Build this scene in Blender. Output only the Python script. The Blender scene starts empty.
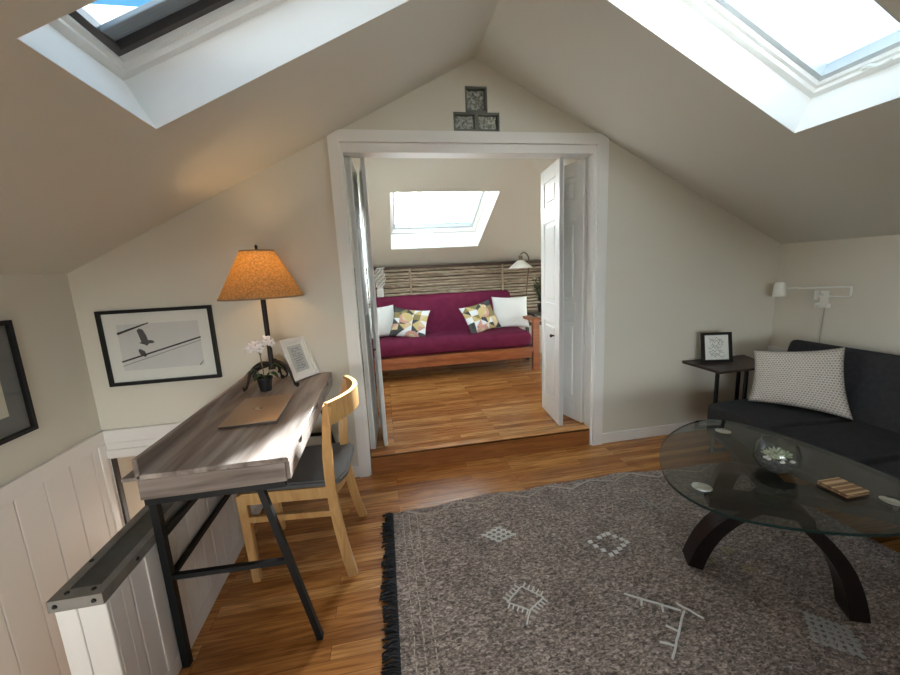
import bpy, bmesh, math, random
from mathutils import Matrix, Vector, noise
random.seed(7)
C = bpy.context.scene.collection
V = Vector

# ------------------------------------------------------------------ materials
def nt(name):
    m = bpy.data.materials.new(name); m.use_nodes = True
    t = m.node_tree; b = t.nodes['Principled BSDF']
    return m, t, b
def col(c): return (c[0], c[1], c[2], 1)
def mat(name, c, rough=.5, metal=0, spec=.5, bump=0, bscale=200, var=0, vscale=8, coat=0):
    m, t, b = nt(name)
    b.inputs['Base Color'].default_value = col(c)
    b.inputs['Roughness'].default_value = rough
    b.inputs['Metallic'].default_value = metal
    b.inputs['Specular IOR Level'].default_value = spec
    b.inputs['Coat Weight'].default_value = coat
    tc = t.nodes.new('ShaderNodeTexCoord')
    if bump:
        n = t.nodes.new('ShaderNodeTexNoise'); n.inputs['Scale'].default_value = bscale
        n.inputs['Detail'].default_value = 4
        t.links.new(tc.outputs['Object'], n.inputs['Vector'])
        bp = t.nodes.new('ShaderNodeBump'); bp.inputs['Strength'].default_value = bump
        bp.inputs['Distance'].default_value = .002
        t.links.new(n.outputs['Fac'], bp.inputs['Height']); t.links.new(bp.outputs['Normal'], b.inputs['Normal'])
    if var:
        n = t.nodes.new('ShaderNodeTexNoise'); n.inputs['Scale'].default_value = vscale
        n.inputs['Detail'].default_value = 5
        t.links.new(tc.outputs['Object'], n.inputs['Vector'])
        r = t.nodes.new('ShaderNodeValToRGB')
        r.color_ramp.elements[0].position = .3; r.color_ramp.elements[1].position = .7
        r.color_ramp.elements[0].color = col([x*(1-var) for x in c]); r.color_ramp.elements[1].color = col([min(1, x*(1+var)) for x in c])
        t.links.new(n.outputs['Fac'], r.inputs['Fac']); t.links.new(r.outputs['Color'], b.inputs['Base Color'])
    return m

def grain(name, stops, scale=(2, 40, 40), rough=.45, detail=6, dist=1.2, bump=.15, spec=.4, coat=0):
    """wood with long grain along the axis of the smallest scale"""
    m, t, b = nt(name)
    tc = t.nodes.new('ShaderNodeTexCoord'); mp = t.nodes.new('ShaderNodeMapping')
    mp.inputs['Scale'].default_value = scale
    t.links.new(tc.outputs['Object'], mp.inputs['Vector'])
    n = t.nodes.new('ShaderNodeTexNoise'); n.inputs['Scale'].default_value = 1; n.inputs['Detail'].default_value = detail
    n.inputs['Distortion'].default_value = dist
    t.links.new(mp.outputs['Vector'], n.inputs['Vector'])
    r = t.nodes.new('ShaderNodeValToRGB'); e = r.color_ramp.elements
    e[0].position, e[0].color = stops[0][0], col(stops[0][1]); e[1].position, e[1].color = stops[-1][0], col(stops[-1][1])
    for p, c in stops[1:-1]:
        x = e.new(p); x.color = col(c)
    t.links.new(n.outputs['Fac'], r.inputs['Fac']); t.links.new(r.outputs['Color'], b.inputs['Base Color'])
    b.inputs['Roughness'].default_value = rough; b.inputs['Specular IOR Level'].default_value = spec
    b.inputs['Coat Weight'].default_value = coat; b.inputs['Coat Roughness'].default_value = .15
    if bump:
        bp = t.nodes.new('ShaderNodeBump'); bp.inputs['Strength'].default_value = bump; bp.inputs['Distance'].default_value = .001
        t.links.new(n.outputs['Fac'], bp.inputs['Height']); t.links.new(bp.outputs['Normal'], b.inputs['Normal'])
    return m

def oak_floor(name, tint=1.0):
    m, t, b = nt(name)
    tc = t.nodes.new('ShaderNodeTexCoord')
    br = t.nodes.new('ShaderNodeTexBrick')
    br.inputs['Color1'].default_value = col((0, 0, 0)); br.inputs['Color2'].default_value = col((1, 1, 1))
    br.inputs['Mortar'].default_value = col((.45, .45, .45)); br.inputs['Scale'].default_value = 1
    br.inputs['Brick Width'].default_value = .78; br.inputs['Row Height'].default_value = .0572
    br.inputs['Mortar Size'].default_value = .0007; br.inputs['Mortar Smooth'].default_value = .1
    br.offset = .37; br.offset_frequency = 3; br.squash = 1
    t.links.new(tc.outputs['Object'], br.inputs['Vector'])
    r = t.nodes.new('ShaderNodeValToRGB'); e = r.color_ramp.elements
    f = tint
    e[0].position, e[0].color = 0, col((.235*f, .092*f, .024*f)); e[1].position, e[1].color = 1, col((.47*f, .235*f, .078*f))
    x = e.new(.5); x.color = col((.36*f, .150*f, .040*f))
    t.links.new(br.outputs['Color'], r.inputs['Fac'])
    mp = t.nodes.new('ShaderNodeMapping'); mp.inputs['Scale'].default_value = (3, 42, 20)
    ad = t.nodes.new('ShaderNodeVectorMath'); ad.operation = 'ADD'
    sc = t.nodes.new('ShaderNodeVectorMath'); sc.operation = 'SCALE'; sc.inputs['Scale'].default_value = 17
    t.links.new(br.outputs['Color'], sc.inputs[0]); t.links.new(tc.outputs['Object'], ad.inputs[0]); t.links.new(sc.outputs[0], ad.inputs[1])
    t.links.new(ad.outputs[0], mp.inputs['Vector'])
    n = t.nodes.new('ShaderNodeTexNoise'); n.inputs['Scale'].default_value = 1; n.inputs['Detail'].default_value = 7; n.inputs['Distortion'].default_value = 1.6
    t.links.new(mp.outputs['Vector'], n.inputs['Vector'])
    r2 = t.nodes.new('ShaderNodeValToRGB')
    r2.color_ramp.elements[0].position = .36; r2.color_ramp.elements[0].color = col((.60, .52, .46))
    r2.color_ramp.elements[1].position = .62; r2.color_ramp.elements[1].color = col((1.12, 1.12, 1.12))
    t.links.new(n.outputs['Fac'], r2.inputs['Fac'])
    mx = t.nodes.new('ShaderNodeMix'); mx.data_type = 'RGBA'; mx.blend_type = 'MULTIPLY'; mx.inputs['Factor'].default_value = 1
    t.links.new(r.outputs['Color'], mx.inputs['A']); t.links.new(r2.outputs['Color'], mx.inputs['B'])
    mo = t.nodes.new('ShaderNodeMix'); mo.data_type = 'RGBA'
    mo.inputs['B'].default_value = col((.07, .028, .01))
    t.links.new(br.outputs['Fac'], mo.inputs['Factor']); t.links.new(mx.outputs['Result'], mo.inputs['A'])
    t.links.new(mo.outputs['Result'], b.inputs['Base Color'])
    b.inputs['Roughness'].default_value = .24; b.inputs['Specular IOR Level'].default_value = .5
    bp = t.nodes.new('ShaderNodeBump'); bp.inputs['Strength'].default_value = .25; bp.inputs['Distance'].default_value = .0015
    iv = t.nodes.new('ShaderNodeMath'); iv.operation = 'SUBTRACT'; iv.inputs[0].default_value = 1
    t.links.new(br.outputs['Fac'], iv.inputs[1]); t.links.new(iv.outputs[0], bp.inputs['Height'])
    t.links.new(bp.outputs['Normal'], b.inputs['Normal'])
    return m

def thin_glass(name, tint=(.93, .96, .95), rough=.02, ior=1.5):
    m = bpy.data.materials.new(name); m.use_nodes = True; t = m.node_tree
    t.nodes.remove(t.nodes['Principled BSDF']); out = t.nodes['Material Output']
    tr = t.nodes.new('ShaderNodeBsdfTransparent'); tr.inputs['Color'].default_value = col(tint)
    gl = t.nodes.new('ShaderNodeBsdfGlossy'); gl.inputs['Roughness'].default_value = rough
    r0 = ((ior-1)/(ior+1))**2                       # Schlick reflectance, the same from both sides of the pane
    lw = t.nodes.new('ShaderNodeLayerWeight'); lw.inputs['Blend'].default_value = .5
    pw = t.nodes.new('ShaderNodeMath'); pw.operation = 'POWER'; pw.inputs[1].default_value = 5; t.links.new(lw.outputs['Facing'], pw.inputs[0])
    fr = t.nodes.new('ShaderNodeMapRange'); fr.inputs['To Min'].default_value = r0; fr.inputs['To Max'].default_value = 1; t.links.new(pw.outputs[0], fr.inputs['Value'])
    mx = t.nodes.new('ShaderNodeMixShader')
    t.links.new(fr.outputs[0], mx.inputs['Fac']); t.links.new(tr.outputs[0], mx.inputs[1]); t.links.new(gl.outputs[0], mx.inputs[2])
    t.links.new(mx.outputs[0], out.inputs['Surface'])
    return m

def shade_cloth(name, c, trans):
    m = bpy.data.materials.new(name); m.use_nodes = True; t = m.node_tree
    t.nodes.remove(t.nodes['Principled BSDF']); out = t.nodes['Material Output']
    tc = t.nodes.new('ShaderNodeTexCoord')
    n = t.nodes.new('ShaderNodeTexNoise'); n.inputs['Scale'].default_value = 110; n.inputs['Detail'].default_value = 3
    t.links.new(tc.outputs['Object'], n.inputs['Vector'])
    def ramp(cc, lo):
        r = t.nodes.new('ShaderNodeValToRGB')
        r.color_ramp.elements[0].position = .35; r.color_ramp.elements[0].color = col([x*lo for x in cc])
        r.color_ramp.elements[1].position = .65; r.color_ramp.elements[1].color = col(cc)
        t.links.new(n.outputs['Fac'], r.inputs['Fac']); return r
    d = t.nodes.new('ShaderNodeBsdfDiffuse'); s = t.nodes.new('ShaderNodeBsdfTranslucent')
    t.links.new(ramp(c, .7).outputs[0], d.inputs['Color']); t.links.new(ramp(trans, .6).outputs[0], s.inputs['Color'])
    mx = t.nodes.new('ShaderNodeMixShader'); mx.inputs['Fac'].default_value = .72
    t.links.new(d.outputs[0], mx.inputs[1]); t.links.new(s.outputs[0], mx.inputs[2]); t.links.new(mx.outputs[0], out.inputs['Surface'])
    return m

def emit(name, c, s):
    m, t, b = nt(name)
    b.inputs['Base Color'].default_value = col(c); b.inputs['Emission Color'].default_value = col(c); b.inputs['Emission Strength'].default_value = s
    return m

def rug_mat():
    m, t, b = nt('rug_wool')
    tc = t.nodes.new('ShaderNodeTexCoord')
    mp = t.nodes.new('ShaderNodeMapping'); mp.inputs['Scale'].default_value = (62, 105, 60)
    t.links.new(tc.outputs['Object'], mp.inputs['Vector'])
    n = t.nodes.new('ShaderNodeTexNoise'); n.inputs['Scale'].default_value = 1; n.inputs['Detail'].default_value = 5; n.inputs['Roughness'].default_value = .65; n.inputs['Distortion'].default_value = .8
    t.links.new(mp.outputs['Vector'], n.inputs['Vector'])
    r = t.nodes.new('ShaderNodeValToRGB'); e = r.color_ramp.elements
    e[0].position, e[0].color = .38, col((.080, .060, .052)); e[1].position, e[1].color = .66, col((.70, .59, .51))
    x = e.new(.52); x.color = col((.30, .235, .20))
    t.links.new(n.outputs['Fac'], r.inputs['Fac'])
    n2 = t.nodes.new('ShaderNodeTexNoise'); n2.inputs['Scale'].default_value = 4.5; n2.inputs['Detail'].default_value = 4
    t.links.new(tc.outputs['Object'], n2.inputs['Vector'])
    r2 = t.nodes.new('ShaderNodeValToRGB'); r2.color_ramp.elements[0].position = .32; r2.color_ramp.elements[0].color = col((.74, .72, .72)); r2.color_ramp.elements[1].position = .6; r2.color_ramp.elements[1].color = col((1, 1, 1))
    t.links.new(n2.outputs['Fac'], r2.inputs['Fac'])
    mx = t.nodes.new('ShaderNodeMix'); mx.data_type = 'RGBA'; mx.blend_type = 'MULTIPLY'; mx.inputs['Factor'].default_value = 1
    t.links.new(r.outputs['Color'], mx.inputs['A']); t.links.new(r2.outputs['Color'], mx.inputs['B'])
    t.links.new(mx.outputs['Result'], b.inputs['Base Color'])
    b.inputs['Roughness'].default_value = .95; b.inputs['Specular IOR Level'].default_value = .1
    b.inputs['Sheen Weight'].default_value = .25; b.inputs['Sheen Roughness'].default_value = .6
    bp = t.nodes.new('ShaderNodeBump'); bp.inputs['Strength'].default_value = .9; bp.inputs['Distance'].default_value = .006
    t.links.new(n.outputs['Fac'], bp.inputs['Height']); t.links.new(bp.outputs['Normal'], b.inputs['Normal'])
    return m

def dash_cloth():
    m, t, b = nt('dash_cloth')
    tc = t.nodes.new('ShaderNodeTexCoord')
    br = t.nodes.new('ShaderNodeTexBrick'); br.inputs['Scale'].default_value = 1
    br.inputs['Brick Width'].default_value = .052; br.inputs['Row Height'].default_value = .048; br.inputs['Mortar Size'].default_value = .0085
    br.inputs['Color1'].default_value = col((.31, .275, .245)); br.inputs['Color2'].default_value = col((.39, .35, .315)); br.inputs['Mortar'].default_value = col((.62, .58, .53))
    t.links.new(tc.outputs['UV'], br.inputs['Vector']); t.links.new(br.outputs['Color'], b.inputs['Base Color'])
    b.inputs['Roughness'].default_value = .9; b.inputs['Specular IOR Level'].default_value = .15
    bp = t.nodes.new('ShaderNodeBump'); bp.inputs['Strength'].default_value = .6; bp.inputs['Distance'].default_value = .002
    t.links.new(br.outputs['Fac'], bp.inputs['Height']); t.links.new(bp.outputs['Normal'], b.inputs['Normal'])
    return m

def block_glass():
    m, t, b = nt('block_glass')
    b.inputs['Roughness'].default_value = .15
    b.inputs['Transmission Weight'].default_value = .45; b.inputs['IOR'].default_value = 1.4
    tc = t.nodes.new('ShaderNodeTexCoord'); n = t.nodes.new('ShaderNodeTexNoise'); n.inputs['Scale'].default_value = 38; n.inputs['Detail'].default_value = 3; n.inputs['Distortion'].default_value = 1.5
    t.links.new(tc.outputs['Object'], n.inputs['Vector'])
    r = t.nodes.new('ShaderNodeValToRGB'); r.color_ramp.elements[0].position = .38; r.color_ramp.elements[0].color = col((.22, .24, .21))
    r.color_ramp.elements[1].position = .62; r.color_ramp.elements[1].color = col((.80, .83, .77))
    t.links.new(n.outputs['Fac'], r.inputs['Fac']); t.links.new(r.outputs['Color'], b.inputs['Base Color'])
    bp = t.nodes.new('ShaderNodeBump'); bp.inputs['Strength'].default_value = .9; bp.inputs['Distance'].default_value = .012
    t.links.new(n.outputs['Fac'], bp.inputs['Height']); t.links.new(bp.outputs['Normal'], b.inputs['Normal'])
    return m

wallp = mat('wall_paint', (.655, .625, .545), .85, bump=.10, bscale=160, spec=.2)
ceilp = mat('ceiling_paint', (.655, .65, .59), .9, bump=.12, bscale=120, spec=.15)
white = mat('white_trim_paint', (.80, .79, .765), .42, bump=.05, bscale=60)
revealp = mat('white_reveal_paint', (.84, .84, .82), .7, bump=.1, bscale=40)
panelp = mat('white_panel_paint', (.75, .735, .71), .5, bump=.06, bscale=50)
beige = mat('stair_wall_paint', (.70, .58, .44), .85)
DW = [(.30, (.12, .088, .072)), (.44, (.215, .17, .145)), (.56, (.30, .25, .22)), (.74, (.40, .345, .305))]
M = dict(
    oak=oak_floor('oak_floor', 1.42), oak_rear=oak_floor('oak_floor_rear', 1.42),
    riser=grain('oak_riser', [(.3, (.21, .074, .021)), (.7, (.39, .155, .048))], (3, 40, 40), .3),
    desk=grain('grey_barn_wood', DW, (22, 2.0, 22), .40, dist=.5, bump=.12, detail=9), deskx=grain('grey_barn_wood_cross', DW, (2.0, 22, 26), .45, dist=.5, bump=.12, detail=9),
    black=mat('black_metal', (.008, .0085, .009), .5, spec=.3),
    iron=mat('dark_iron', (.02, .014, .011), .5, metal=.4, bump=.3, bscale=90),
    pine=grain('honey_wood', [(.3, (.48, .25, .085)), (.7, (.66, .40, .16))], (30, 30, 4), .38, bump=.08),
    seatgrey=mat('grey_seat_cloth', (.095, .092, .090), .6, bump=.2, bscale=400),
    cap=mat('grey_cap_metal', (.24, .232, .215), .45, metal=.25, var=.25, vscale=14),
    capdark=mat('dark_cap_inlay', (.085, .085, .08), .5, metal=.2, var=.2, vscale=20),
    screw=mat('dark_screw', (.02, .02, .02), .4, metal=.6),
    rose=mat('rose_gold_metal', (.42, .30, .205), .42, metal=.6),
    laptopdark=mat('laptop_dark_edge', (.10, .07, .055), .4, metal=.6),
    logo=mat('laptop_mark', (.30, .20, .13), .25, metal=.7),
    pot=mat('black_pot', (.012, .012, .013), .5),
    leaf=mat('green_leaf', (.035, .075, .02), .4), petal=mat('white_petal', (.86, .80, .78), .6), petalc=mat('petal_centre', (.7, .35, .3), .6),
    stem=mat('flower_stem', (.16, .12, .05), .6),
    frameblack=mat('black_frame', (.008, .008, .008), .5, spec=.3), framewhite=mat('white_frame', (.78, .76, .73), .45),
    paper=mat('white_mat_board', (.76, .77, .72), .8), paper2=mat('grey_print_paper', (.64, .65, .64), .8), ink=mat('black_ink', (.02, .02, .02), .7),
    inkgrey=mat('grey_ink', (.09, .09, .09), .7), greymat=mat('grey_mat_board', (.16, .165, .16), .8), cream=mat('cream_paper', (.62, .60, .50), .8),
    picglass=thin_glass('picture_glass', (1, 1, 1), .03, 1.32),
    glass=thin_glass('window_glass', (.97, .98, .98)), tableglass=thin_glass('smoked_table_glass', (.73, .745, .73), .015, 1.65),
    bowlglass=thin_glass('bowl_glass', (.975, .985, .98), .03, 1.5),
    glassedge=mat('green_glass_edge', (.010, .024, .021), .15, spec=.5),
    chrome=mat('chrome', (.75, .80, .80), .16, metal=1, bump=.4, bscale=60),
    wenge=grain('wenge_wood', [(.3, (.006, .004, .0035)), (.7, (.014, .008, .0065))], (20, 20, 20), .32, bump=.05, spec=.22),
    walnut=grain('dark_walnut', [(.3, (.020, .011, .009)), (.7, (.055, .030, .024))], (6, 40, 40), .4),
    charcoal=mat('charcoal_cloth', (.034, .034, .037), .9, bump=.6, bscale=420, spec=.2, var=.15, vscale=40),
    sofaleg=mat('sofa_leg', (.03, .02, .015), .4),
    dash=dash_cloth(), rug=rug_mat(),
    fringe=mat('black_fringe', (.012, .012, .014), .9), yarn=mat('white_yarn', (.74, .75, .72), .9), yarncream=mat('cream_yarn', (.52, .46, .38), .9),
    yarnyellow=mat('ochre_yarn', (.34, .29, .15), .9), yarngrey=mat('grey_yarn', (.36, .36, .35), .9),
    magenta=mat('magenta_cloth', (.125, .014, .042), .9, bump=.4, bscale=300, spec=.15, var=.15, vscale=12),
    futonwood=grain('futon_wood', [(.3, (.22, .058, .017)), (.7, (.38, .125, .040))], (4, 40, 40), .35),
    whitecloth=mat('white_cloth', (.72, .74, .73), .9, bump=.9, bscale=110),
    bamboo=grain('bamboo', [(.3, (.15, .108, .075)), (.5, (.33, .262, .19)), (.72, (.52, .45, .35))], (5, 30, 55), .6, bump=.2),
    bamboopost=mat('bamboo_post', (.33, .25, .165), .6, var=.3, vscale=12), bambootop=mat('dark_top_rail', (.055, .032, .022), .6),
    bambooback=mat('bamboo_back', (.07, .048, .032), .9),
    lace=mat('white_lace', (.80, .81, .78), .8), bronze=mat('bronze', (.16, .11, .07), .4, metal=.7), milk=mat('milk_glass', (.82, .83, .80), .3),
    darkleaf=mat('dark_leaf', (.03, .05, .022), .6), blackwood=mat('black_table', (.02, .018, .018), .35),
    coast=grain('striped_bamboo', [(.40, (.22, .11, .045)), (.47, (.56, .36, .18)), (.53, (.74, .54, .32)), (.62, (.30, .15, .06))], (.6, 40, .6), .45, detail=0, dist=0),
    coastedge=mat('coaster_edge', (.13, .065, .03), .5),
    soil=mat('dark_pebbles', (.10, .095, .09), .8, var=.6, vscale=90), stonewhite=mat('white_pebble', (.7, .7, .66), .6), succ=mat('pale_succulent', (.44, .48, .34), .6),
    lampwhite=mat('white_lamp_metal', (.78, .78, .74), .4), lampcord=mat('grey_cord', (.42, .41, .39), .5),
    shade=shade_cloth('linen_shade', (.50, .38, .26), (.96, .70, .34)), shadetrim=mat('shade_trim', (.30, .20, .12), .8),
    bulb=emit('warm_bulb', (1, .62, .28), 10),
    sashshaded=mat('shaded_sash', (.055, .045, .04), .4), sashwhite=mat('white_sash', (.50, .54, .56), .35),  # first sash stands unlit; its shade is put into the colour
    blind=mat('grey_blind', (.22, .26, .29), .5),
    door=mat('white_door_paint', (.80, .80, .785), .38), knob=mat('dark_knob', (.05, .04, .035), .3, metal=.8),
    grout=mat('dark_grout', (.115, .125, .105), .7), block=block_glass(),
    darkgap=mat('dark_strip', (.03, .022, .02), .5),
)
PAL = [mat('patch_charcoal', (.045, .05, .05), .85), mat('patch_yellow', (.50, .40, .18), .85), mat('patch_pink', (.50, .27, .22), .85),
       mat('patch_white', (.66, .70, .74), .85), mat('patch_olive', (.22, .18, .07), .85), mat('patch_sand', (.55, .45, .28), .85)]

# ------------------------------------------------------------------ geometry helpers
def base_matrix(loc, rz=0): return Matrix.Translation(V(loc)) @ Matrix.Rotation(rz, 4, 'Z')

def obj(name, bm, m, parent=None, world=True, smooth=None):
    """link a bmesh (or mesh) as ONE mesh object; coordinates are world coordinates unless world=False"""
    if isinstance(bm, bmesh.types.BMesh):
        bmesh.ops.recalc_face_normals(bm, faces=bm.faces)
        me = bpy.data.meshes.new(name); bm.to_mesh(me); bm.free()
    else: me = bm
    ms = m if isinstance(m, (list, tuple)) else [m]
    for x in ms: me.materials.append(x)
    if smooth is not None:
        for p in me.polygons: p.use_smooth = True
        if smooth < 180:
            me.set_sharp_from_angle(angle=math.radians(smooth))
    else:
        for p in me.polygons: p.use_smooth = False
    o = bpy.data.objects.new(name, me); C.objects.link(o)
    if parent:
        o.parent = parent
        if world:
            r = parent; mtx = r.matrix_basis.copy()
            if r.parent: mtx = r.parent.matrix_basis @ r.matrix_parent_inverse @ mtx
            o.matrix_parent_inverse = mtx.inverted()
    return o
def tag(o, label, cat, group=None):
    o['label'] = label; o['category'] = cat
    if group: o['group'] = group
    return o
def thing(name, label, cat, loc=(0, 0, 0), rz=0, group=None):
    o = bpy.data.objects.new(name, None); C.objects.link(o); o.empty_display_size = .1
    o.location = loc; o.rotation_euler = (0, 0, rz)
    o.matrix_basis = base_matrix(loc, rz)
    return tag(o, label, cat, group)
def struct(name, bm, m, parent=None, smooth=None):
    o = obj(name, bm, m, parent, smooth=smooth)
    if parent is None: o['kind'] = 'structure'
    return o
def structroot(name, loc):
    o = bpy.data.objects.new(name, None); C.objects.link(o); o.location = loc; o.matrix_basis = base_matrix(loc)
    o['kind'] = 'structure'; return o

def B(): return bmesh.new()
def box(bm, lo, hi, bev=0, seg=2, mtx=None, mi=0):
    lo, hi = V(lo), V(hi)
    r = bmesh.ops.create_cube(bm, size=1)
    c = (lo+hi)/2; s = hi-lo
    for v in r['verts']:
        v.co = V((v.co.x*s.x+c.x, v.co.y*s.y+c.y, v.co.z*s.z+c.z))
    vs = r['verts']
    fs = list({f for v in vs for f in v.link_faces})
    if bev:
        es = list({e for v in vs for e in v.link_edges})
        rr = bmesh.ops.bevel(bm, geom=es, offset=bev, segments=seg, profile=.5, affect='EDGES')
        vs = list({v for v in rr['verts']} | {v for v in vs if v.is_valid})
        fs = list({f for v in vs for f in v.link_faces})
    if mtx is not None:
        for v in vs: v.co = mtx @ v.co
    for f in fs: f.material_index = mi
    return vs
def tube(bm, pts, r, seg=10, cap=True, mi=0):
    pts = [V(p) for p in pts]; n = len(pts)
    rs = r if isinstance(r, (list, tuple)) else [r]*n
    prev = None; rings = []
    for i, p in enumerate(pts):
        if i == 0: t = pts[1]-p
        elif i == n-1: t = p-pts[i-1]
        else: t = (pts[i+1]-p).normalized()+(p-pts[i-1]).normalized()
        t.normalize()
        if prev is None:
            a = V((0, 0, 1)) if abs(t.z) < .9 else V((1, 0, 0))
            u = t.cross(a).normalized()
        else:
            u = prev-t*prev.dot(t)
            u = u.normalized() if u.length > 1e-6 else t.orthogonal().normalized()
        prev = u; w = t.cross(u)
        rings.append([bm.verts.new(p+(u*math.cos(2*math.pi*k/seg)+w*math.sin(2*math.pi*k/seg))*rs[i]) for k in range(seg)])
    fs = []
    for a, b in zip(rings, rings[1:]):
        for k in range(seg): fs.append(bm.faces.new((a[k], a[(k+1) % seg], b[(k+1) % seg], b[k])))
    if cap:
        fs.append(bm.faces.new(rings[0][::-1])); fs.append(bm.faces.new(rings[-1]))
    for f in fs: f.material_index = mi
    return rings
def lathe(bm, prof, c=(0, 0, 0), seg=32, mtx=None, closed=False, mi=0):
    c = V(c); rings = []
    for r, z in prof:
        if r < 1e-6: rings.append([bm.verts.new(c+V((0, 0, z)))])
        else: rings.append([bm.verts.new(c+V((r*math.cos(2*math.pi*k/seg), r*math.sin(2*math.pi*k/seg), z))) for k in range(seg)])
    if closed: rings.append(rings[0])
    for a, b in zip(rings, rings[1:]):
        for k in range(seg):
            q = [a[k % len(a)], a[(k+1) % len(a)], b[(k+1) % len(b)], b[k % len(b)]]
            q = [x for i, x in enumerate(q) if x not in q[:i]]
            if len(q) > 2:
                f = bm.faces.new(q); f.material_index = mi
    if mtx is not None:
        for ring in rings[:len(rings)-(1 if closed else 0)]:
            for v in ring: v.co = mtx @ v.co
def bar(bm, a, b, w, h, up=(0, 0, 1), bev=0):
    """rectangular bar from a to b, w across, h along up"""
    a, b = V(a), V(b); t = (b-a); L = t.length; t.normalize()
    s = t.cross(V(up)).normalized(); u = s.cross(t)
    m = Matrix(((t.x, s.x, u.x, a.x), (t.y, s.y, u.y, a.y), (t.z, s.z, u.z, a.z), (0, 0, 0, 1)))
    return box(bm, (0, -w/2, -h/2), (L, w/2, h/2), bev, 2, m)
def ribbon(bm, path, wdir, width, thick, n=None):
    """bent plank: path centre line, wdir constant width direction"""
    path = [V(p) for p in path]; w = V(wdir).normalized(); rings = []
    for i, p in enumerate(path):
        t = (path[min(i+1, len(path)-1)]-path[max(i-1, 0)]).normalized()
        nn = t.cross(w).normalized()
        W = (width[i] if isinstance(width, list) else width)/2; T = (thick[i] if isinstance(thick, list) else thick)/2
        rings.append([bm.verts.new(p+w*a*W+nn*b*T) for a, b in ((-1, -1), (1, -1), (1, 1), (-1, 1))])
    for a, b in zip(rings, rings[1:]):
        for k in range(4): bm.faces.new((a[k], a[(k+1) % 4], b[(k+1) % 4], b[k]))
    bm.faces.new(rings[0][::-1]); bm.faces.new(rings[-1])
def bez(p0, p1, p2, n=16):
    p0, p1, p2 = V(p0), V(p1), V(p2)
    return [p0*(1-t)**2+p1*2*t*(1-t)+p2*t*t for t in [i/n for i in range(n+1)]]
def catmull(pts, n=8, closed=False):
    P = [V(p) for p in pts]; out = []; N = len(P)
    for i in range(N if closed else N-1):
        a, b, c, d = P[(i-1) % N] if closed or i else P[0], P[i], P[(i+1) % N], (P[(i+2) % N] if closed or i+2 < N else P[-1])
        for k in range(n):
            t = k/n
            out.append(.5*((2*b)+(c-a)*t+(2*a-5*b+4*c-d)*t*t+(3*b-a-3*c+d)*t**3))
    if not closed: out.append(P[-1])
    return out
def plate(outline, holes=(), thick=.02, mtx=None):
    """flat plate with holes in the local xy plane, z from 0 to thick"""
    cu = bpy.data.curves.new('plate', 'CURVE'); cu.dimensions = '2D'; cu.fill_mode = 'BOTH'; cu.extrude = thick/2
    for pl in [outline]+list(holes):
        s = cu.splines.new('POLY'); s.points.add(len(pl)-1); s.use_cyclic_u = True
        for p, q in zip(s.points, pl): p.co = (q[0], q[1], 0, 1)
    o = bpy.data.objects.new('plate', cu)
    me = bpy.data.meshes.new_from_object(o); bpy.data.objects.remove(o); bpy.data.curves.remove(cu)
    bm = bmesh.new(); bm.from_mesh(me); bpy.data.meshes.remove(me)
    bmesh.ops.remove_doubles(bm, verts=bm.verts, dist=1e-6)
    for v in bm.verts:
        v.co.z += thick/2
        if mtx is not None: v.co = mtx @ v.co
    return bm
def frame_mtx(o, x, y, z):
    o, x, y, z = V(o), V(x), V(y), V(z)
    return Matrix(((x.x, y.x, z.x, o.x), (x.y, y.y, z.y, o.y), (x.z, y.z, z.z, o.z), (0, 0, 0, 1)))
def wallXZ(y): return frame_mtx((0, y, 0), (1, 0, 0), (0, 0, 1), (0, 1, 0))   # local xy -> world xz, thickness towards +Y
def R4(x0, y0, x1, y1): return [(x0, y0), (x1, y0), (x1, y1), (x0, y1)]

def soft_block(lo, hi, rad, step=.035, fn=None):
    """upholstered block: rounded box surface grid, fn(p, n) -> displacement along n"""
    lo, hi = V(lo), V(hi); bm = bmesh.new(); s = hi-lo; cache = {}
    n = [max(4, int(round(s[i]/step))) for i in range(3)]
    def vert(ijk):
        if ijk in cache: return cache[ijk]
        p = V([lo[i]+s[i]*ijk[i]/n[i] for i in range(3)])
        q = V([min(max(p[i], lo[i]+rad), hi[i]-rad) for i in range(3)])
        d = p-q
        if d.length > 1e-9:
            d.normalize(); p = q+d*rad; nn = d
        else: nn = V((0, 0, 1))
        if fn: p = p+nn*fn(p, nn)
        cache[ijk] = bm.verts.new(p); return cache[ijk]
    for ax in range(3):
        a, b = [i for i in range(3) if i != ax]
        for side in (0, n[ax]):
            for i in range(n[a]):
                for j in range(n[b]):
                    q = []
                    for di, dj in ((0, 0), (1, 0), (1, 1), (0, 1)):
                        k = [0, 0, 0]; k[ax] = side; k[a] = i+di; k[b] = j+dj; q.append(vert(tuple(k)))
                    try: bm.faces.new(q)
                    except ValueError: pass
    return bm
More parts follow.
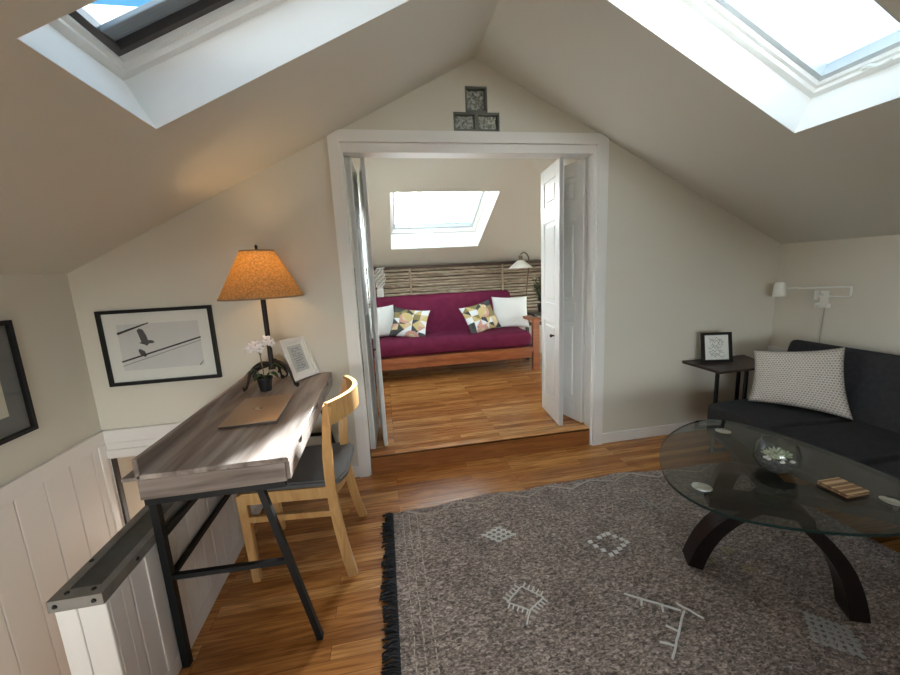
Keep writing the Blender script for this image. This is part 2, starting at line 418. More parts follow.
def cushion(w, h, t, mtx, n=22, pinch=.07, seed=0, cells=None, wr=.004, ears=0):
    bm = bmesh.new(); uv = bm.loops.layers.uv.new('UVMap'); grid = {}
    for side in (1, -1):
        for i in range(n+1):
            for j in range(n+1):
                u = -1+2*i/n; v = -1+2*j/n; edge = i in (0, n) or j in (0, n)
                if edge and (i, j, -side) in grid: grid[(i, j, side)] = grid[(i, j, -side)]; continue
                x = u*w/2*(1-pinch*(1-v*v)); y = v*h/2*(1-pinch*1.2*(1-u*u))
                f = ((1-u*u)*(1-v*v))**.45
                z = side*t/2*f+(noise.noise(V((x*9+seed, y*9, side)))*wr*2+noise.noise(V((x*22, y*22+seed, side)))*wr)*f
                if ears and v > 0 and abs(u) > .45: y += ears*((abs(u)-.45)/.55)**1.5*v
                vv = bm.verts.new(mtx @ V((x, y, z))); grid[(i, j, side)] = vv
    for side in (1, -1):
        for i in range(n):
            for j in range(n):
                ids = [(i, j), (i+1, j), (i+1, j+1), (i, j+1)]
                f = bm.faces.new([grid[(a, b, side)] for a, b in (ids if side == 1 else ids[::-1])])
                for l, (a, b) in zip(f.loops, ids if side == 1 else ids[::-1]): l[uv].uv = (a/n*w*3.3, b/n*h*3.3)
                if cells: f.material_index = cells(i/n, j/n, i, j, n)
    return bm

# ------------------------------------------------------------------ dimensions of the place
D = 2.474; XL = -1.724; XR = 3.057; AX = .665; AZ = 2.637; S = .497
ZS = .143                                  # raised floor beyond the doors
YB = 5.0; ZK = 1.462                       # knee wall of the room beyond
N = math.hypot(1, S)
YBACK = -2.4

# --- floors
bm = B(); box(bm, (-.84, YBACK, -.12), (XR+.1, D+.02, 0)); struct('floor', bm, M['oak'])
bm = B(); box(bm, (-1.2, D+.075, 0), (3.3, YB+.1, ZS)); struct('floor_rear', bm, M['oak_rear'])
bm = B(); box(bm, (XL-.1, YBACK, -1.25), (-.84, D+1.6, -1.15)); struct('floor_stairwell', bm, M['oak'])
sr = structroot('step', (.65, D, 0))
bm = B(); box(bm, (-.165, D-.004, 0), (1.468, D+.075, ZS-.026)); obj('riser', bm, M['riser'], sr)
bm = B(); box(bm, (-.165, D-.014, ZS-.026), (1.468, D+.078, ZS+.001), .007, 3); obj('nosing', bm, M['oak_rear'], sr, smooth=40)

# --- far wall with door opening, glass block opening and stair door opening
door_hole = [(-.176, -.02), (1.475, -.02), (1.475, 2.098), (-.176, 2.098)]
gb = [(.517, 2.223), (.816, 2.223), (.816, 2.333), (.739, 2.333), (.739, 2.481), (.596, 2.481), (.596, 2.333), (.517, 2.333)]
st_hole = R4(-1.690, -1.2, -.96, .355)
struct('wall_far', plate([(XL-.1, -1.25), (XR+.1, -1.25), (XR+.1, 2.8), (XL-.1, 2.8)], [door_hole, gb, st_hole], .10, wallXZ(D)), wallp)
bm = B(); box(bm, (XL-.12, YBACK, -1.25), (XL, D+1.06, 1.75)); struct('wall_left', bm, wallp)
mYR = frame_mtx((XR, 0, 0), (0, 1, 0), (0, 0, 1), (1, 0, 0))
struct('wall_right', plate(R4(YBACK, -.1, YB+.2, 1.75), [R4(3.15, .55, 4.65, 1.35)], .12, mYR), wallp)
wl6 = structroot('added_window_6', (XR, 3.9, .55))  # added window, out of sight, to light futon and bamboo
obj('window_frame', plate(R4(3.09, .49, 4.71, 1.41), [R4(3.18, .58, 4.62, 1.32)], .02, frame_mtx((XR-.018, 0, 0), (0, 1, 0), (0, 0, 1), (1, 0, 0))), white, wl6)
obj('window_sash', plate(R4(3.15, .55, 4.65, 1.35), [R4(3.19, .59, 3.88, 1.31), R4(3.92, .59, 4.61, 1.31)], .03, frame_mtx((XR+.04, 0, 0), (0, 1, 0), (0, 0, 1), (1, 0, 0))), white, wl6)
bm = B(); box(bm, (XR+.053, 3.17, .57), (XR+.057, 4.63, 1.33)); obj('pane', bm, M['glass'], wl6)
# gable wall behind the camera, with an unseen window added to brighten the room
wb = R4(-1.25, .45, .65, 1.60)
struct('wall_back', plate([(XL-.1, -1.25), (XR+.1, -1.25), (XR+.1, 2.8), (XL-.1, 2.8)], [wb], .12, wallXZ(YBACK-.12)), wallp)
wr_ = structroot('added_window_4', (-.30, YBACK, .45))
obj('window_frame', plate(R4(-1.32, .38, .72, 1.67), [R4(-1.22, .48, .62, 1.57)], .03, wallXZ(YBACK-.01)), white, wr_)
obj('window_sash', plate(R4(-1.25, .45, .65, 1.60), [R4(-1.21, .49, -.33, 1.56), R4(-.27, .49, .61, 1.56)], .03, wallXZ(YBACK-.07)), white, wr_)
bm = B(); box(bm, (-1.23, YBACK-.058, .47), (.63, YBACK-.054, 1.58)); obj('pane', bm, M['glass'], wr_)
# --- stairwell beyond the small opening
bm = B(); box(bm, (XL-.1, D+.95, -1.25), (-.7, D+1.05, .9)); struct('wall_stairwell', bm, beige)
bm = B(); box(bm, (-.9, D+.10, -1.25), (-.8, D+1.0, .9)); box(bm, (XL-.1, D+.10, .42), (-.8, D+1.05, .5)); struct('wall_stairwell_side', bm, beige)
# --- room beyond: knee wall and left wall
bm = B(); box(bm, (-1.2, YB, 0), (3.3, YB+.1, 1.6)); struct('wall_rear', bm, wallp)
mYZ = frame_mtx((-.85, 0, 0), (0, 1, 0), (0, 0, 1), (1, 0, 0))
struct('wall_rear_left', plate(R4(D+.1, 0, YB+.05, 2.75), [R4(3.0, .95, 4.25, 1.75)], .10, mYZ), wallp)
wl5 = structroot('added_window_5', (-.8, 3.87, .95))  # unseen window put in for more light in the room beyond
obj('window_frame', plate(R4(2.94, .89, 4.31, 1.81), [R4(3.03, .98, 4.22, 1.72)], .02, frame_mtx((-.752, 0, 0), (0, 1, 0), (0, 0, 1), (1, 0, 0))), white, wl5)
obj('window_sash', plate(R4(3.0, .95, 4.25, 1.75), [R4(3.04, .99, 3.61, 1.71), R4(3.64, .99, 4.21, 1.71)], .03, frame_mtx((-.82, 0, 0), (0, 1, 0), (0, 0, 1), (1, 0, 0))), white, wl5)
bm = B(); box(bm, (-.81, 3.02, .97), (-.806, 4.23, 1.73)); obj('pane', bm, M['glass'], wl5)

# --- ceilings (thin plates in their own slope plane) with skylight openings
uL = V((1/N, 0, S/N)); nL = V((-S/N, 0, 1/N)); uR = V((-1/N, 0, S/N)); nR = V((S/N, 0, 1/N)); uY = V((0, 1, 0))
LEN = (AX-XL)*N; LENR = (XR-AX)*N
oL = V((XL, 0, AZ-S*(AX-XL))); oR = V((XR, 0, AZ-S*(XR-AX)))
mL = frame_mtx(oL, uL, uY, nL); mR = frame_mtx(oR, uR, uY, nR)
SKL = 1.20; SY0, SY1 = 1.106, 1.650
aL = (-.768-XL)*N; aR = (XR-2.053)*N
hL = R4(aL, SY0, aL+SKL, SY1); hR = R4(aR, SY0, aR+SKL, SY1)
struct('ceiling_left', plate(R4(-.15, YBACK-.1, LEN, D+.06), [hL], .03, mL), ceilp)
def planY(x): return (XR-x)*N            # plan x -> coordinate along the right slope
struct('ceiling_right', plate([(-.15, YBACK-.1), (planY(AX), YBACK-.1), (planY(AX), AX+1.967-.02), (0, XR+1.967), (-.15, XR+1.967+.13)], [hR], .03, mR), ceilp)
uB = V((0, -1/N, S/N)); nB = V((0, S/N, 1/N)); oB = V((0, YB, ZK)); mB = frame_mtx(oB, V((1, 0, 0)), uB, nB)
bX0, bX1 = .140, 1.205; b0, b1 = (YB-4.615)*N, (YB-3.70)*N
struct('ceiling_rear', plate(R4(-.9, -.12, 3.2, (YB-2.5)*N), [R4(bX0, b0, bX1, b1)], .03, mB), ceilp)

# --- skylights
def ringplate(bmtx, x0, y0, x1, y1, w, z0, z1):
    return plate(R4(x0, y0, x1, y1), [R4(x0+w, y0+w, x1-w, y1-w)], z1-z0, bmtx @ Matrix.Translation((0, 0, z0)))
def skylight(name, mtx, x0, y0, x1, y1, depth, sash, handle_side, blind=False):
    """x = along slope or width, local z outwards; opening lies in z = 0"""
    root = structroot(name, mtx @ V(((x0+x1)/2, (y0+y1)/2, 0)))
    obj('reveal', plate(R4(x0-.03, y0-.03, x1+.03, y1+.03), [R4(x0+.0015, y0+.0015, x1-.0015, y1-.0015)], depth+.11, mtx @ Matrix.Translation((0, 0, .0004))), revealp, root)
    obj('window_frame', ringplate(mtx, x0-.01, y0-.01, x1+.01, y1+.01, .04, depth, depth+.03), white, root)
    obj('inner_frame', ringplate(mtx, x0+.01, y0+.01, x1-.01, y1-.01, .036, depth+.02, depth+.05), white, root)
    s = obj('window_sash', ringplate(mtx, x0+.035, y0+.035, x1-.035, y1-.035, .035, depth+.04, depth+.10), sash, root)
    bm = B(); box(bm, (x0+.05, y0+.05, depth+.088), (x1-.05, y1-.05, depth+.094), mtx=mtx); obj('pane', bm, M['glass'], root)
    if handle_side == 'x0':
        p = [(x0+.045, (y0+y1)/2-.05+.02*k, depth-.005-.012*math.sin(k*1.1)) for k in range(6)]
    elif handle_side == 'x0c':
        p = [(x0+.045, y0+.10+.02*k, depth-.005-.012*math.sin(k*1.1)) for k in range(6)]
    else:
        p = [((x0+x1)/2-.05+.015*k, y0+.045, depth-.005-.012*math.sin(k*1.1)) for k in range(6)]
    bm = B(); tube(bm, [mtx @ V(q) for q in catmull(p, 4)], .008, 8); obj('window_handle', bm, M['lampwhite'], root, smooth=60)
    if blind:
        bm = B()
        for k in range(4):
            y = y1-.075-.022*k
            box(bm, (x0+.07, y-.018, depth+.062-.006*k), (x1-.07, y, depth+.080-.006*k), .004, 2, mtx)
        obj('roller_blind', bm, M['blind'], root)
    return root
skylight('window_1', mL, aL, SY0, aL+SKL, SY1, .175, M['sashshaded'], 'x0c', True)
skylight('window_2', mR, aR, SY0, aR+SKL, SY1, .175, M['sashwhite'], 'x0')
skylight('window_3', mB, bX0, b0, bX1, b1, .20, M['sashwhite'], 'y0')

# --- door casing, jambs, baseboards
bm = plate([(-.249, 0), (-.249, 2.178), (-.18, 2.214), (1.508, 2.214), (1.567, 2.185), (1.567, 0), (1.489, 0), (1.489, 2.148), (-.184, 2.148), (-.184, 0)], [], .022, wallXZ(D-.022))
struct('trim_1', bm, white)
bm = B(); box(bm, (-.184, D-.003, 2.093), (1.489, D+.11, 2.15)); box(bm, (-.186, D-.010, 0), (-.17, D+.11, 2.10)); box(bm, (1.471, D-.010, 0), (1.491, D+.11, 2.10))
struct('trim_2', bm, white)
bm = B(); box(bm, (1.567, D-.014, 0), (XR, D, .083), .004); struct('baseboard_far', bm, white)
bm = B(); box(bm, (-.82, D-.014, 0), (-.249, D, .083), .004); struct('baseboard_far_short', bm, white)
bm = B(); box(bm, (XR-.018, YBACK, 0), (XR, D, .60)); box(bm, (XR-.03, YBACK, .585), (XR, D, .652), .006); struct('trim_3', bm, white)

# --- beadboard on the left wall, its cap board, casing of the stair opening
def beads(bm, a, b, fixed, z0, z1, w, axis, off, dirn, gap=.004, t=.012):
    """vertical boards; axis 'y' boards run along y on plane x=fixed, dirn = +-1 thickness direction"""
    n0 = math.floor((a-off)/w)
    k = n0
    while off+k*w < b:
        p, q = max(a, off+k*w+gap/2), min(b, off+(k+1)*w-gap/2)
        if q-p > .01:
            f0, f1 = sorted((fixed, fixed+dirn*t))
            if axis == 'y': box(bm, (f0, p, z0), (f1, q, z1), .003, 1)
            else: box(bm, (p, f0, z0), (q, f1, z1), .003, 1)
        k += 1
bm = B(); beads(bm, YBACK, D, XL, -1.2, .44, .157, 'y', 2.351, 1)
box(bm, (XL, YBACK, -1.2), (XL+.004, D, .44))
struct('wall_left_panelling', bm, panelp)
bm = B(); box(bm, (XL, YBACK, .435), (XL+.014, D, .520), .003); box(bm, (XL, YBACK, .512), (XL+.020, D, .522), .002)
box(bm, (XL, D-.014, .435), (-.95, D, .520), .003); box(bm, (XL, D-.020, .512), (-.95, D, .522), .002)
box(bm, (XL, D-.030, .345), (-.95, D, .400), .006); box(bm, (XL, D-.018, .40), (-.95, D, .44))
struct('trim_4', bm, panelp)
bm = B(); box(bm, (XL, D-.075, -1.2), (XL+.020, D-.004, .44), .003); box(bm, (XL, D-.012, -1.2), (-1.700, D, .36))
struct('trim_5', bm, white)
bm = B(); box(bm, (-1.701, D-.012, -1.2), (-1.688, D+.02, .352)); struct('trim_6', bm, M['darkgap'])

# --- half wall round the stairs
hw = structroot('wall_stair_rail', (-.89, 1.76, 0))
HX0, HX1, HY0 = -.940, -.829, 1.056
bm = B(); box(bm, (HX0, HY0+.012, -1.2), (HX1, D, .51)); obj('core', bm, panelp, hw)
bm = B(); beads(bm, HY0+.06, D, HX1, .068, .505, .082, 'y', 1.155, 1, .004, .012)
box(bm, (HX1, HY0+.012, 0), (HX1+.012, HY0+.062, .505), .002, 1); obj('panel_boards', bm, panelp, hw)
bm = B(); box(bm, (HX0, HY0, -1.2), (-.888, HY0+.012, .505), .002, 1); box(bm, (-.886, HY0, -1.2), (HX1+.012, HY0+.012, .505), .002, 1); obj('end_boards', bm, white, hw)
bm = B(); box(bm, (HX1, HY0+.012, 0), (HX1+.014, D, .070), .004); box(bm, (HX1, 1.228, .07), (HX1+.016, 1.240, .505)); obj('base_trim', bm, panelp, hw)
cp = obj('cap_edging', plate(R4(HX0-.008, HY0-.006, HX1+.013, D), [R4(HX0+.022, HY0+.032, HX1-.012, D-.03)], .034, Matrix.Translation((0, 0, .508))), M['cap'], hw)
bm = B(); box(bm, (HX0+.02, HY0+.03, .508), (HX1-.010, D-.028, .538)); obj('cap_inlay', bm, M['capdark'], hw)
def disc(bm, c, n, r, h=.003, seg=14):
    q = V(n).to_track_quat('Z', 'Y').to_matrix().to_4x4(); lathe(bm, [(0, h), (r*.8, h), (r, 0), (0, 0)], seg=seg, mtx=Matrix.Translation(V(c)) @ q)
for c, n in (((-.93, HY0-.006, .525), (0, -1, 0)), ((-.838, HY0-.006, .525), (0, -1, 0)), ((-.915, HY0+.018, .542), (0, 0, 1)), ((-.85, HY0+.018, .542), (0, 0, 1)), ((-.938, 1.20, .542), (0, 0, 1)), ((HX1+.013, 1.20, .525), (1, 0, 0)), ((-.938, 1.6, .542), (0, 0, 1))):
    bm = B(); disc(bm, c, n, .0065); obj('screw', bm, M['screw'], hw)

# --- glass blocks above the door
def glass_block(x0, z0, x1, z1, label):
    t = thing('glass_block', label, 'glass block', ((x0+x1)/2, D, z0), 0, 'glass blocks above the door')
    w = .013
    obj('border', plate(R4(x0, z0, x1, z1), [R4(x0+w, z0+w, x1-w, z1-w)], .085, wallXZ(D+.004)), M['grout'], t)
    bm = B(); box(bm, (x0+w*.9, D+.022, z0+w*.9), (x1-w*.9, D+.075, z1-w*.9), .012, 3); obj('glass_body', bm, M['block'], t, smooth=50)
glass_block(.5165, 2.2235, .666, 2.3325, 'glass block on the white door head, under the top one and nearer the desk')
glass_block(.667, 2.2235, .8165, 2.3325, 'glass block on the white door head, under the top one and nearer the sofa')
glass_block(.5965, 2.3335, .7385, 2.4805, 'topmost glass block of three, just under the ceiling ridge')

# --- bifold doors
def bifold_leaf(a, b, thick, z0, z1, hand):
    """leaf standing from plan point a to plan point b with raised panels on both faces"""
    a, b = V((a[0], a[1], 0)), V((b[0], b[1], 0)); t = (b-a); L = t.length; t.normalize(); n = V((-t.y, t.x, 0))
    m = frame_mtx(a, t, V((0, 0, 1)), n)
    bm = B(); h = thick/2
    box(bm, (0, z0, -h*.55), (L, z1, h*.55), mtx=m)
    st = .075; rails = [(z0, z0+.16), (z0+.78, z0+.93), (z1-.40, z1-.28), (z1-.10, z1)]
    for x0, x1 in ((0, st), (L-st, L)): box(bm, (x0, z0, -h), (x1, z1, h), .002, 1, m)
    for r0, r1 in rails: box(bm, (st, r0, -h), (L-st, r1, h), .002, 1, m)
    for (q0, q1), (q2, q3) in zip(rails, rails[1:]):
        box(bm, (st+.025, q1+.025, -h*.9), (L-st-.025, q2-.025, h*.9), .012, 1, m)
    return bm, m
d2 = structroot('door_2', (1.39, 2.75, ZS))
bm, m_ = bifold_leaf((1.272, 2.540), (1.318, 2.955), .034, ZS+.010, 2.088, 1); leafA = obj('door_leaf', bm, M['door'], d2)
kb = B(); mm = m_ @ Matrix.Translation((.11, .84, .017)); lathe(kb, [(0, 0), (.007, 0), (.006, .012), (.013, .020), (.012, .030), (0, .034)], seg=16, mtx=mm); obj('door_knob', kb, M['knob'], leafA, smooth=50)
bm, m_ = bifold_leaf((1.458, 2.548), (1.356, 2.955), .034, ZS+.010, 2.088, 1); obj('door_leaf', bm, M['door'], d2)
bm = B()
for z in (.4, 1.1, 1.85): tube(bm, [(1.337, 2.962, z-.04), (1.337, 2.962, z+.04)], .008, 8)
obj('hinge', bm, M['knob'], d2)
d1 = structroot('door_1', (-.1, 2.75, ZS))
bm, m_ = bifold_leaf((-.147, 2.542), (-.128, 2.955), .034, ZS+.010, 2.088, 1); obj('door_leaf', bm, M['door'], d1)
bm, m_ = bifold_leaf((-.056, 2.562), (-.088, 2.955), .024, ZS+.010, 2.088, 1); leafB = obj('door_leaf', bm, M['door'], d1)
kb = B(); mm = m_ @ Matrix.Translation((.11, .84, .012)); lathe(kb, [(0, 0), (.006, 0), (.005, .008), (.010, .014), (.009, .020), (0, .022)], seg=16, mtx=mm); obj('door_knob', kb, M['knob'], leafB, smooth=50)

# ------------------------------------------------------------------ desk
X0, X1, DY0, DY1, ZT = -.834, -.366, 1.292, 2.468, .756
dk = thing('writing_desk', 'grey barnwood writing desk with three drawers and black metal legs, against the half wall', 'desk', (-.61, 1.88, 0))
bm = B(); box(bm, (X0, DY0, ZT-.018), (X1, DY1, ZT), .002, 1); obj('desktop', bm, M['desk'], dk)
bm = B(); box(bm, (X0-.004, DY0, ZT-.016), (X0+.012, DY1, .812), .002, 1); obj('back_rail', bm, M['desk'], dk)
bm = B(); box(bm, (-.878, DY0, .738), (X0, DY1, .751), .001, 1); obj('back_ledge', bm, M['desk'], dk)
bm = B(); box(bm, (X0, DY0, .668), (X1-.012, DY0+.016, ZT-.018), .001, 1); obj('end_panel', bm, M['deskx'], dk)
bm = B(); box(bm, (X0, DY1-.016, .668), (X1-.012, DY1, ZT-.018), .001, 1); obj('end_panel', bm, M['desk'], dk)
bm = B(); box(bm, (X0, DY0+.016, .668), (X1-.02, DY1-.016, .680)); obj('bottom_panel', bm, M['desk'], dk)
yy = [DY0+.004, 1.684, 2.080, DY1-.004]
for k in range(3):
    a, b = yy[k]+.003, yy[k+1]-.003; c = (a+b)/2
    cut = [(c-.030*math.cos(math.pi*i/12), .7375-.022*math.sin(math.pi*i/12)) for i in range(13)]
    dr = obj('drawer', plate([(a, .672), (b, .672), (b, .7375)]+cut[::-1]+[(a, .7375)], [], .014, frame_mtx((X1-.013, 0, 0), (0, 1, 0), (0, 0, 1), (1, 0, 0))), M['desk'], dk)
    bm = B(); box(bm, (X1-.016, c-.034, .706), (X1-.013, c+.034, .7378)); obj('drawer_pull', bm, M['black'], dr)
def desk_end(y):
    # top bar, upright back leg, slanting front leg, low crossbar
    bm = B(); bar(bm, (-.825, y, .657), (-.385, y, .657), .02, .022); obj('leg_frame', bm, M['black'], dk)
    bm = B(); bar(bm, (-.800, y, .010), (-.802, y, .65), .024, .024, (0, 1, 0)); l = obj('leg', bm, M['black'], dk)
    bm = B(); box(bm, (-.812, y-.012, 0), (-.788, y+.012, .012)); obj('leg_foot', bm, M['black'], l)
    bm = B(); bar(bm, (-.337, y, .006), (-.470, y, .65), .022, .022, (0, 1, 0)); l = obj('leg', bm, M['black'], dk)
    bm = B(); box(bm, (-.349, y-.012, 0), (-.325, y+.012, .012)); obj('leg_foot', bm, M['black'], l)
    bm = B(); bar(bm, (-.800, y, .365), (-.408, y, .352), .018, .018); obj('crossbar', bm, M['black'], dk)
desk_end(1.303); desk_end(2.435)
bm = B(); bar(bm, (-.800, 1.303, .362), (-.800, 2.435, .362), .018, .018); obj('stretcher', bm, M['black'], dk)
bm = B(); bar(bm, (-.800, 1.303, .520), (-.800, 2.435, .512), .018, .018); obj('stretcher', bm, M['black'], dk)

# ------------------------------------------------------------------ chair
ch = thing('wooden_chair', 'honey wood chair with curved top rail and grey seat pad, drawn up to the desk', 'chair', (-.44, 1.825, 0))
def leg4(a, b, w0, w1, name='leg'):
    bm = B(); a, b = V(a), V(b)
    vs = []
    for p, w in ((a, w0), (b, w1)):
        vs.append([bm.verts.new(p+V((i*w/2, j*w/2, 0))) for i, j in ((-1, -1), (1, -1), (1, 1), (-1, 1))])
    for k in range(4): bm.faces.new((vs[0][k], vs[0][(k+1) % 4], vs[1][(k+1) % 4], vs[1][k]))
    bm.faces.new(vs[0][::-1]); bm.faces.new(vs[1])
    bmesh.ops.bevel(bm, geom=bm.edges[:], offset=.003, segments=2, affect='EDGES')
    return obj(name, bm, M['pine'], ch)
leg4((-.668, 1.662, 0), (-.690, 1.685, .425), .034, .040); leg4((-.648, 2.020, 0), (-.672, 2.005, .425), .034, .040)
bk = [((-.232, 1.592, 0), (-.296, 1.640, .44), (-.272, 1.622, .815)), ((-.206, 2.026, 0), (-.268, 2.000, .44), (-.232, 2.040, .815))]
for a, b, c in bk:
    bm = B(); ribbon(bm, bez(a, (2*b[0]-.5*(a[0]+c[0]), 2*b[1]-.5*(a[1]+c[1]), .42), c, 10), (0, 1, 0), .030, [.042]*5+[.042]*3+[.036]*3)
    obj('back_leg', bm, M['pine'], ch)
bm = B()
bar(bm, (-.690, 1.678, .405), (-.300, 1.640, .405), .022, .055); bar(bm, (-.672, 2.008, .405), (-.268, 2.002, .405), .022, .055)
bar(bm, (-.684, 1.685, .405), (-.668, 2.005, .405), .022, .055)
pts = bez((-.296, 1.645, .405), (-.215, 1.82, .405), (-.266, 2.0, .405), 10); ribbon(bm, pts, (0, 0, 1), .055, .024)
obj('seat_frame', bm, M['pine'], ch)
bm = B(); cs = [(-.695, 1.672), (-.300, 1.625), (-.252, 1.640), (-.226, 1.70), (-.214, 1.96), (-.232, 2.010), (-.285, 2.030), (-.680, 2.024)]
lo_ = [bm.verts.new((x, y, .434)) for x, y in cs]; hi_ = [bm.verts.new((x, y, .464)) for x, y in cs]
bm.faces.new(lo_[::-1]); bm.faces.new(hi_)
for k in range(8): bm.faces.new((lo_[k], lo_[(k+1) % 8], hi_[(k+1) % 8], hi_[k]))
bmesh.ops.bevel(bm, geom=bm.edges[:], offset=.008, segments=3, affect='EDGES')
obj('seat_pad', bm, M['seatgrey'], ch, smooth=30)
bm = B(); ribbon(bm, bez((-.276, 1.612, .780), (-.088, 1.845, .780), (-.236, 2.054, .780), 18), (0, 0, 1), .102, .022); obj('top_rail', bm, M['pine'], ch)
bm = B(); bar(bm, (-.682, 1.672, .305), (-.283, 1.628, .305), .018, .028); obj('stretcher', bm, M['pine'], ch)
bm = B(); bar(bm, (-.664, 2.012, .305), (-.254, 2.008, .305), .018, .028); obj('stretcher', bm, M['pine'], ch)

# ------------------------------------------------------------------ things on the desk
lp = thing('table_lamp', 'lit table lamp with linen cone shade and black iron three-legged base on the desk', 'lamp', (-.656, 2.248, ZT))
lc = V((-.656, 2.248, 0))
bm = B(); tube(bm, [lc+V((0, 0, .90)), lc+V((0, 0, 1.28))], .0135, 14); tube(bm, [lc+V((0, 0, .86)), lc+V((0, 0, .91))], [.02, .0135], 14); obj('pole', bm, M['iron'], lp, smooth=60)
for k, a in enumerate((206, 334, 85)):
    a = math.radians(a); d = V((math.cos(a), math.sin(a), 0))
    r_ = .145 if k < 2 else .13
    p = catmull([lc+V((0, 0, .885)), lc+d*r_*.35+V((0, 0, .897)), lc+d*r_*.75+V((0, 0, .862)), lc+d*r_*.92+V((0, 0, .80)), lc+d*r_*1.0+V((0, 0, ZT+.019)), lc+d*r_*1.12+V((0, 0, ZT+.015))], 5)
    bm = B(); tube(bm, p, [.010+.004*math.sin(i*.3) for i in range(len(p)-1)]+[.012], 10); obj('leg', bm, M['iron'], lp, smooth=60)
    p = catmull([lc+d*.02+V((0, 0, .88)), lc+d*.07+V((0, 0, .868)), lc+d*.10+V((0, 0, .835)), lc+d*.085+V((0, 0, .815))], 5)
    bm = B(); tube(bm, p, .006, 8); obj('scroll', bm, M['iron'], lp, smooth=60)
bm = B(); zs0, zs1, rb, rt = 1.270, 1.520, .217, .086
lathe(bm, [(rb, zs0), (rt, zs1), (rt-.004, zs1), (rb-.004, zs0)], lc, 48, closed=True); obj('lamp_shade', bm, M['shade'], lp, smooth=40)
bm = B()
bm.free()
for r, z in ((rb, zs0), (rt, zs1)):
    bm = B(); lathe(bm, [(r+.0015, z-.004), (r+.0015, z+.004), (r-.005, z+.004), (r-.005, z-.004)], lc, 48, closed=True); obj('shade_trim', bm, M['shadetrim'], lp, smooth=40)
bm = B(); tube(bm, [lc+V((0, 0, 1.28)), lc+V((0, 0, 1.36))], .016, 14)
obj('socket', bm, M['iron'], lp); bm = B()
for k in range(3):
    a = k*2.1; tube(bm, [lc+V((0, 0, zs1-.01)), lc+V((math.cos(a)*rt, math.sin(a)*rt, zs1-.004))], .002, 6)
obj('shade_spider', bm, M['iron'], lp)
bm = B()
for s in (-1, 1): tube(bm, catmull([lc+V((0, 0, 1.30)), lc+V((s*.05, 0, 1.34)), lc+V((s*.05, 0, 1.44)), lc+V((0, 0, 1.515))], 5), .002, 6)
obj('harp', bm, M['iron'], lp)
bm = B(); lathe(bm, [(0, 1.352), (.012, 1.352), (.016, 1.38), (.026, 1.41), (.028, 1.43), (.020, 1.455), (0, 1.463)], lc, 20); bl = obj('bulb', bm, M['bulb'], lp, smooth=180)
bm = B(); lathe(bm, [(0, 1.512), (.010, 1.513), (.012, 1.525), (.006, 1.535), (.009, 1.545), (0, 1.558)], lc, 16); obj('finial', bm, M['iron'], lp, smooth=60)

lt = thing('laptop', 'closed rose gold laptop lying on the desk', 'laptop', (-.61, 1.82, ZT))
m_ = Matrix.Translation((-.612, 1.818, ZT)) @ Matrix.Rotation(math.radians(2), 4, 'Z')
bm = B(); box(bm, (-.113, -.182, .001), (.117, .186, .008), .003, 3, m_); obj('laptop_base', bm, M['laptopdark'], lt, smooth=40)
bm = B(); box(bm, (-.115, -.184, .0085), (.119, .188, .015), .004, 3, m_); ld = obj('laptop_lid', bm, M['rose'], lt, smooth=40)
ap = catmull([(0, -.016, 0), (.008, -.019, 0), (.016, -.010, 0), (.017, .002, 0), (.011, .004, 0), (.012, .012, 0), (.006, .016, 0), (0, .013, 0), (-.007, .016, 0), (-.015, .010, 0), (-.017, -.003, 0), (-.010, -.018, 0)], 4, True)
bm = plate([(p.x, p.y) for p in ap], [], .0006, m_ @ Matrix.Translation((0, 0, .0148)) @ Matrix.Rotation(math.radians(90), 4, 'Z'))
lf = plate([(p.x, p.y) for p in catmull([(0, .018, 0), (.006, .021, 0), (.008, .028, 0), (.002, .025, 0)], 4, True)], [], .0006, m_ @ Matrix.Translation((0, 0, .0148)) @ Matrix.Rotation(math.radians(90), 4, 'Z'))
tmp = bpy.data.meshes.new('t'); lf.to_mesh(tmp); lf.free(); bm.from_mesh(tmp); bpy.data.meshes.remove(tmp)
obj('logo', bm, M['logo'], ld)

orc = thing('potted_orchid', 'small potted orchid with white blooms in a black pot, in front of the lamp', 'plant', (-.680, 2.172, ZT+.001))
oc = V((-.680, 2.172, 0))
bm = B(); lathe(bm, [(0, ZT+.001), (.030, ZT+.001), (.040, ZT+.068), (.043, ZT+.070), (.043, ZT+.078), (.037, ZT+.078), (.036, ZT+.066), (0, ZT+.066)], oc, 24); obj('pot', bm, M['pot'], orc, smooth=40)
def leafblade(path, w):
    bm = B(); P = catmull(path, 6); n = len(P)
    L = []
    for i, p in enumerate(P):
        t = (P[min(i+1, n-1)]-P[max(0, i-1)]).normalized(); s = t.cross(V((0, 0, 1)))
        s = s.normalized() if s.length > 1e-4 else V((1, 0, 0))
        ww = w*math.sin(math.pi*min(1, (i+.6)/(n+.2)))**.7
        L.append([bm.verts.new(p+s*ww), bm.verts.new(p-V((0, 0, .3*ww))), bm.verts.new(p-s*ww), bm.verts.new(p-V((0, 0, .3*ww+.002)))])
    for a, b in zip(L, L[1:]):
        for k in range(4): bm.faces.new((a[k], a[(k+1) % 4], b[(k+1) % 4], b[k]))
    bm.faces.new(L[0]); bm.faces.new(L[-1])
    return bm
for a, l, h in ((190, .10, .06), (10, .11, .08), (335, .09, .04), (250, .08, .04)):
    a = math.radians(a); d = V((math.cos(a), math.sin(a), 0)); z = ZT+.066
    obj('leaf', leafblade([oc+d*.005+V((0, 0, z)), oc+d*l*.45+V((0, 0, z+h)), oc+d*l*.8+V((0, 0, z+h*.8)), oc+d*l+V((0, 0, z+h*.3))], .016), M['leaf'], orc, smooth=180)
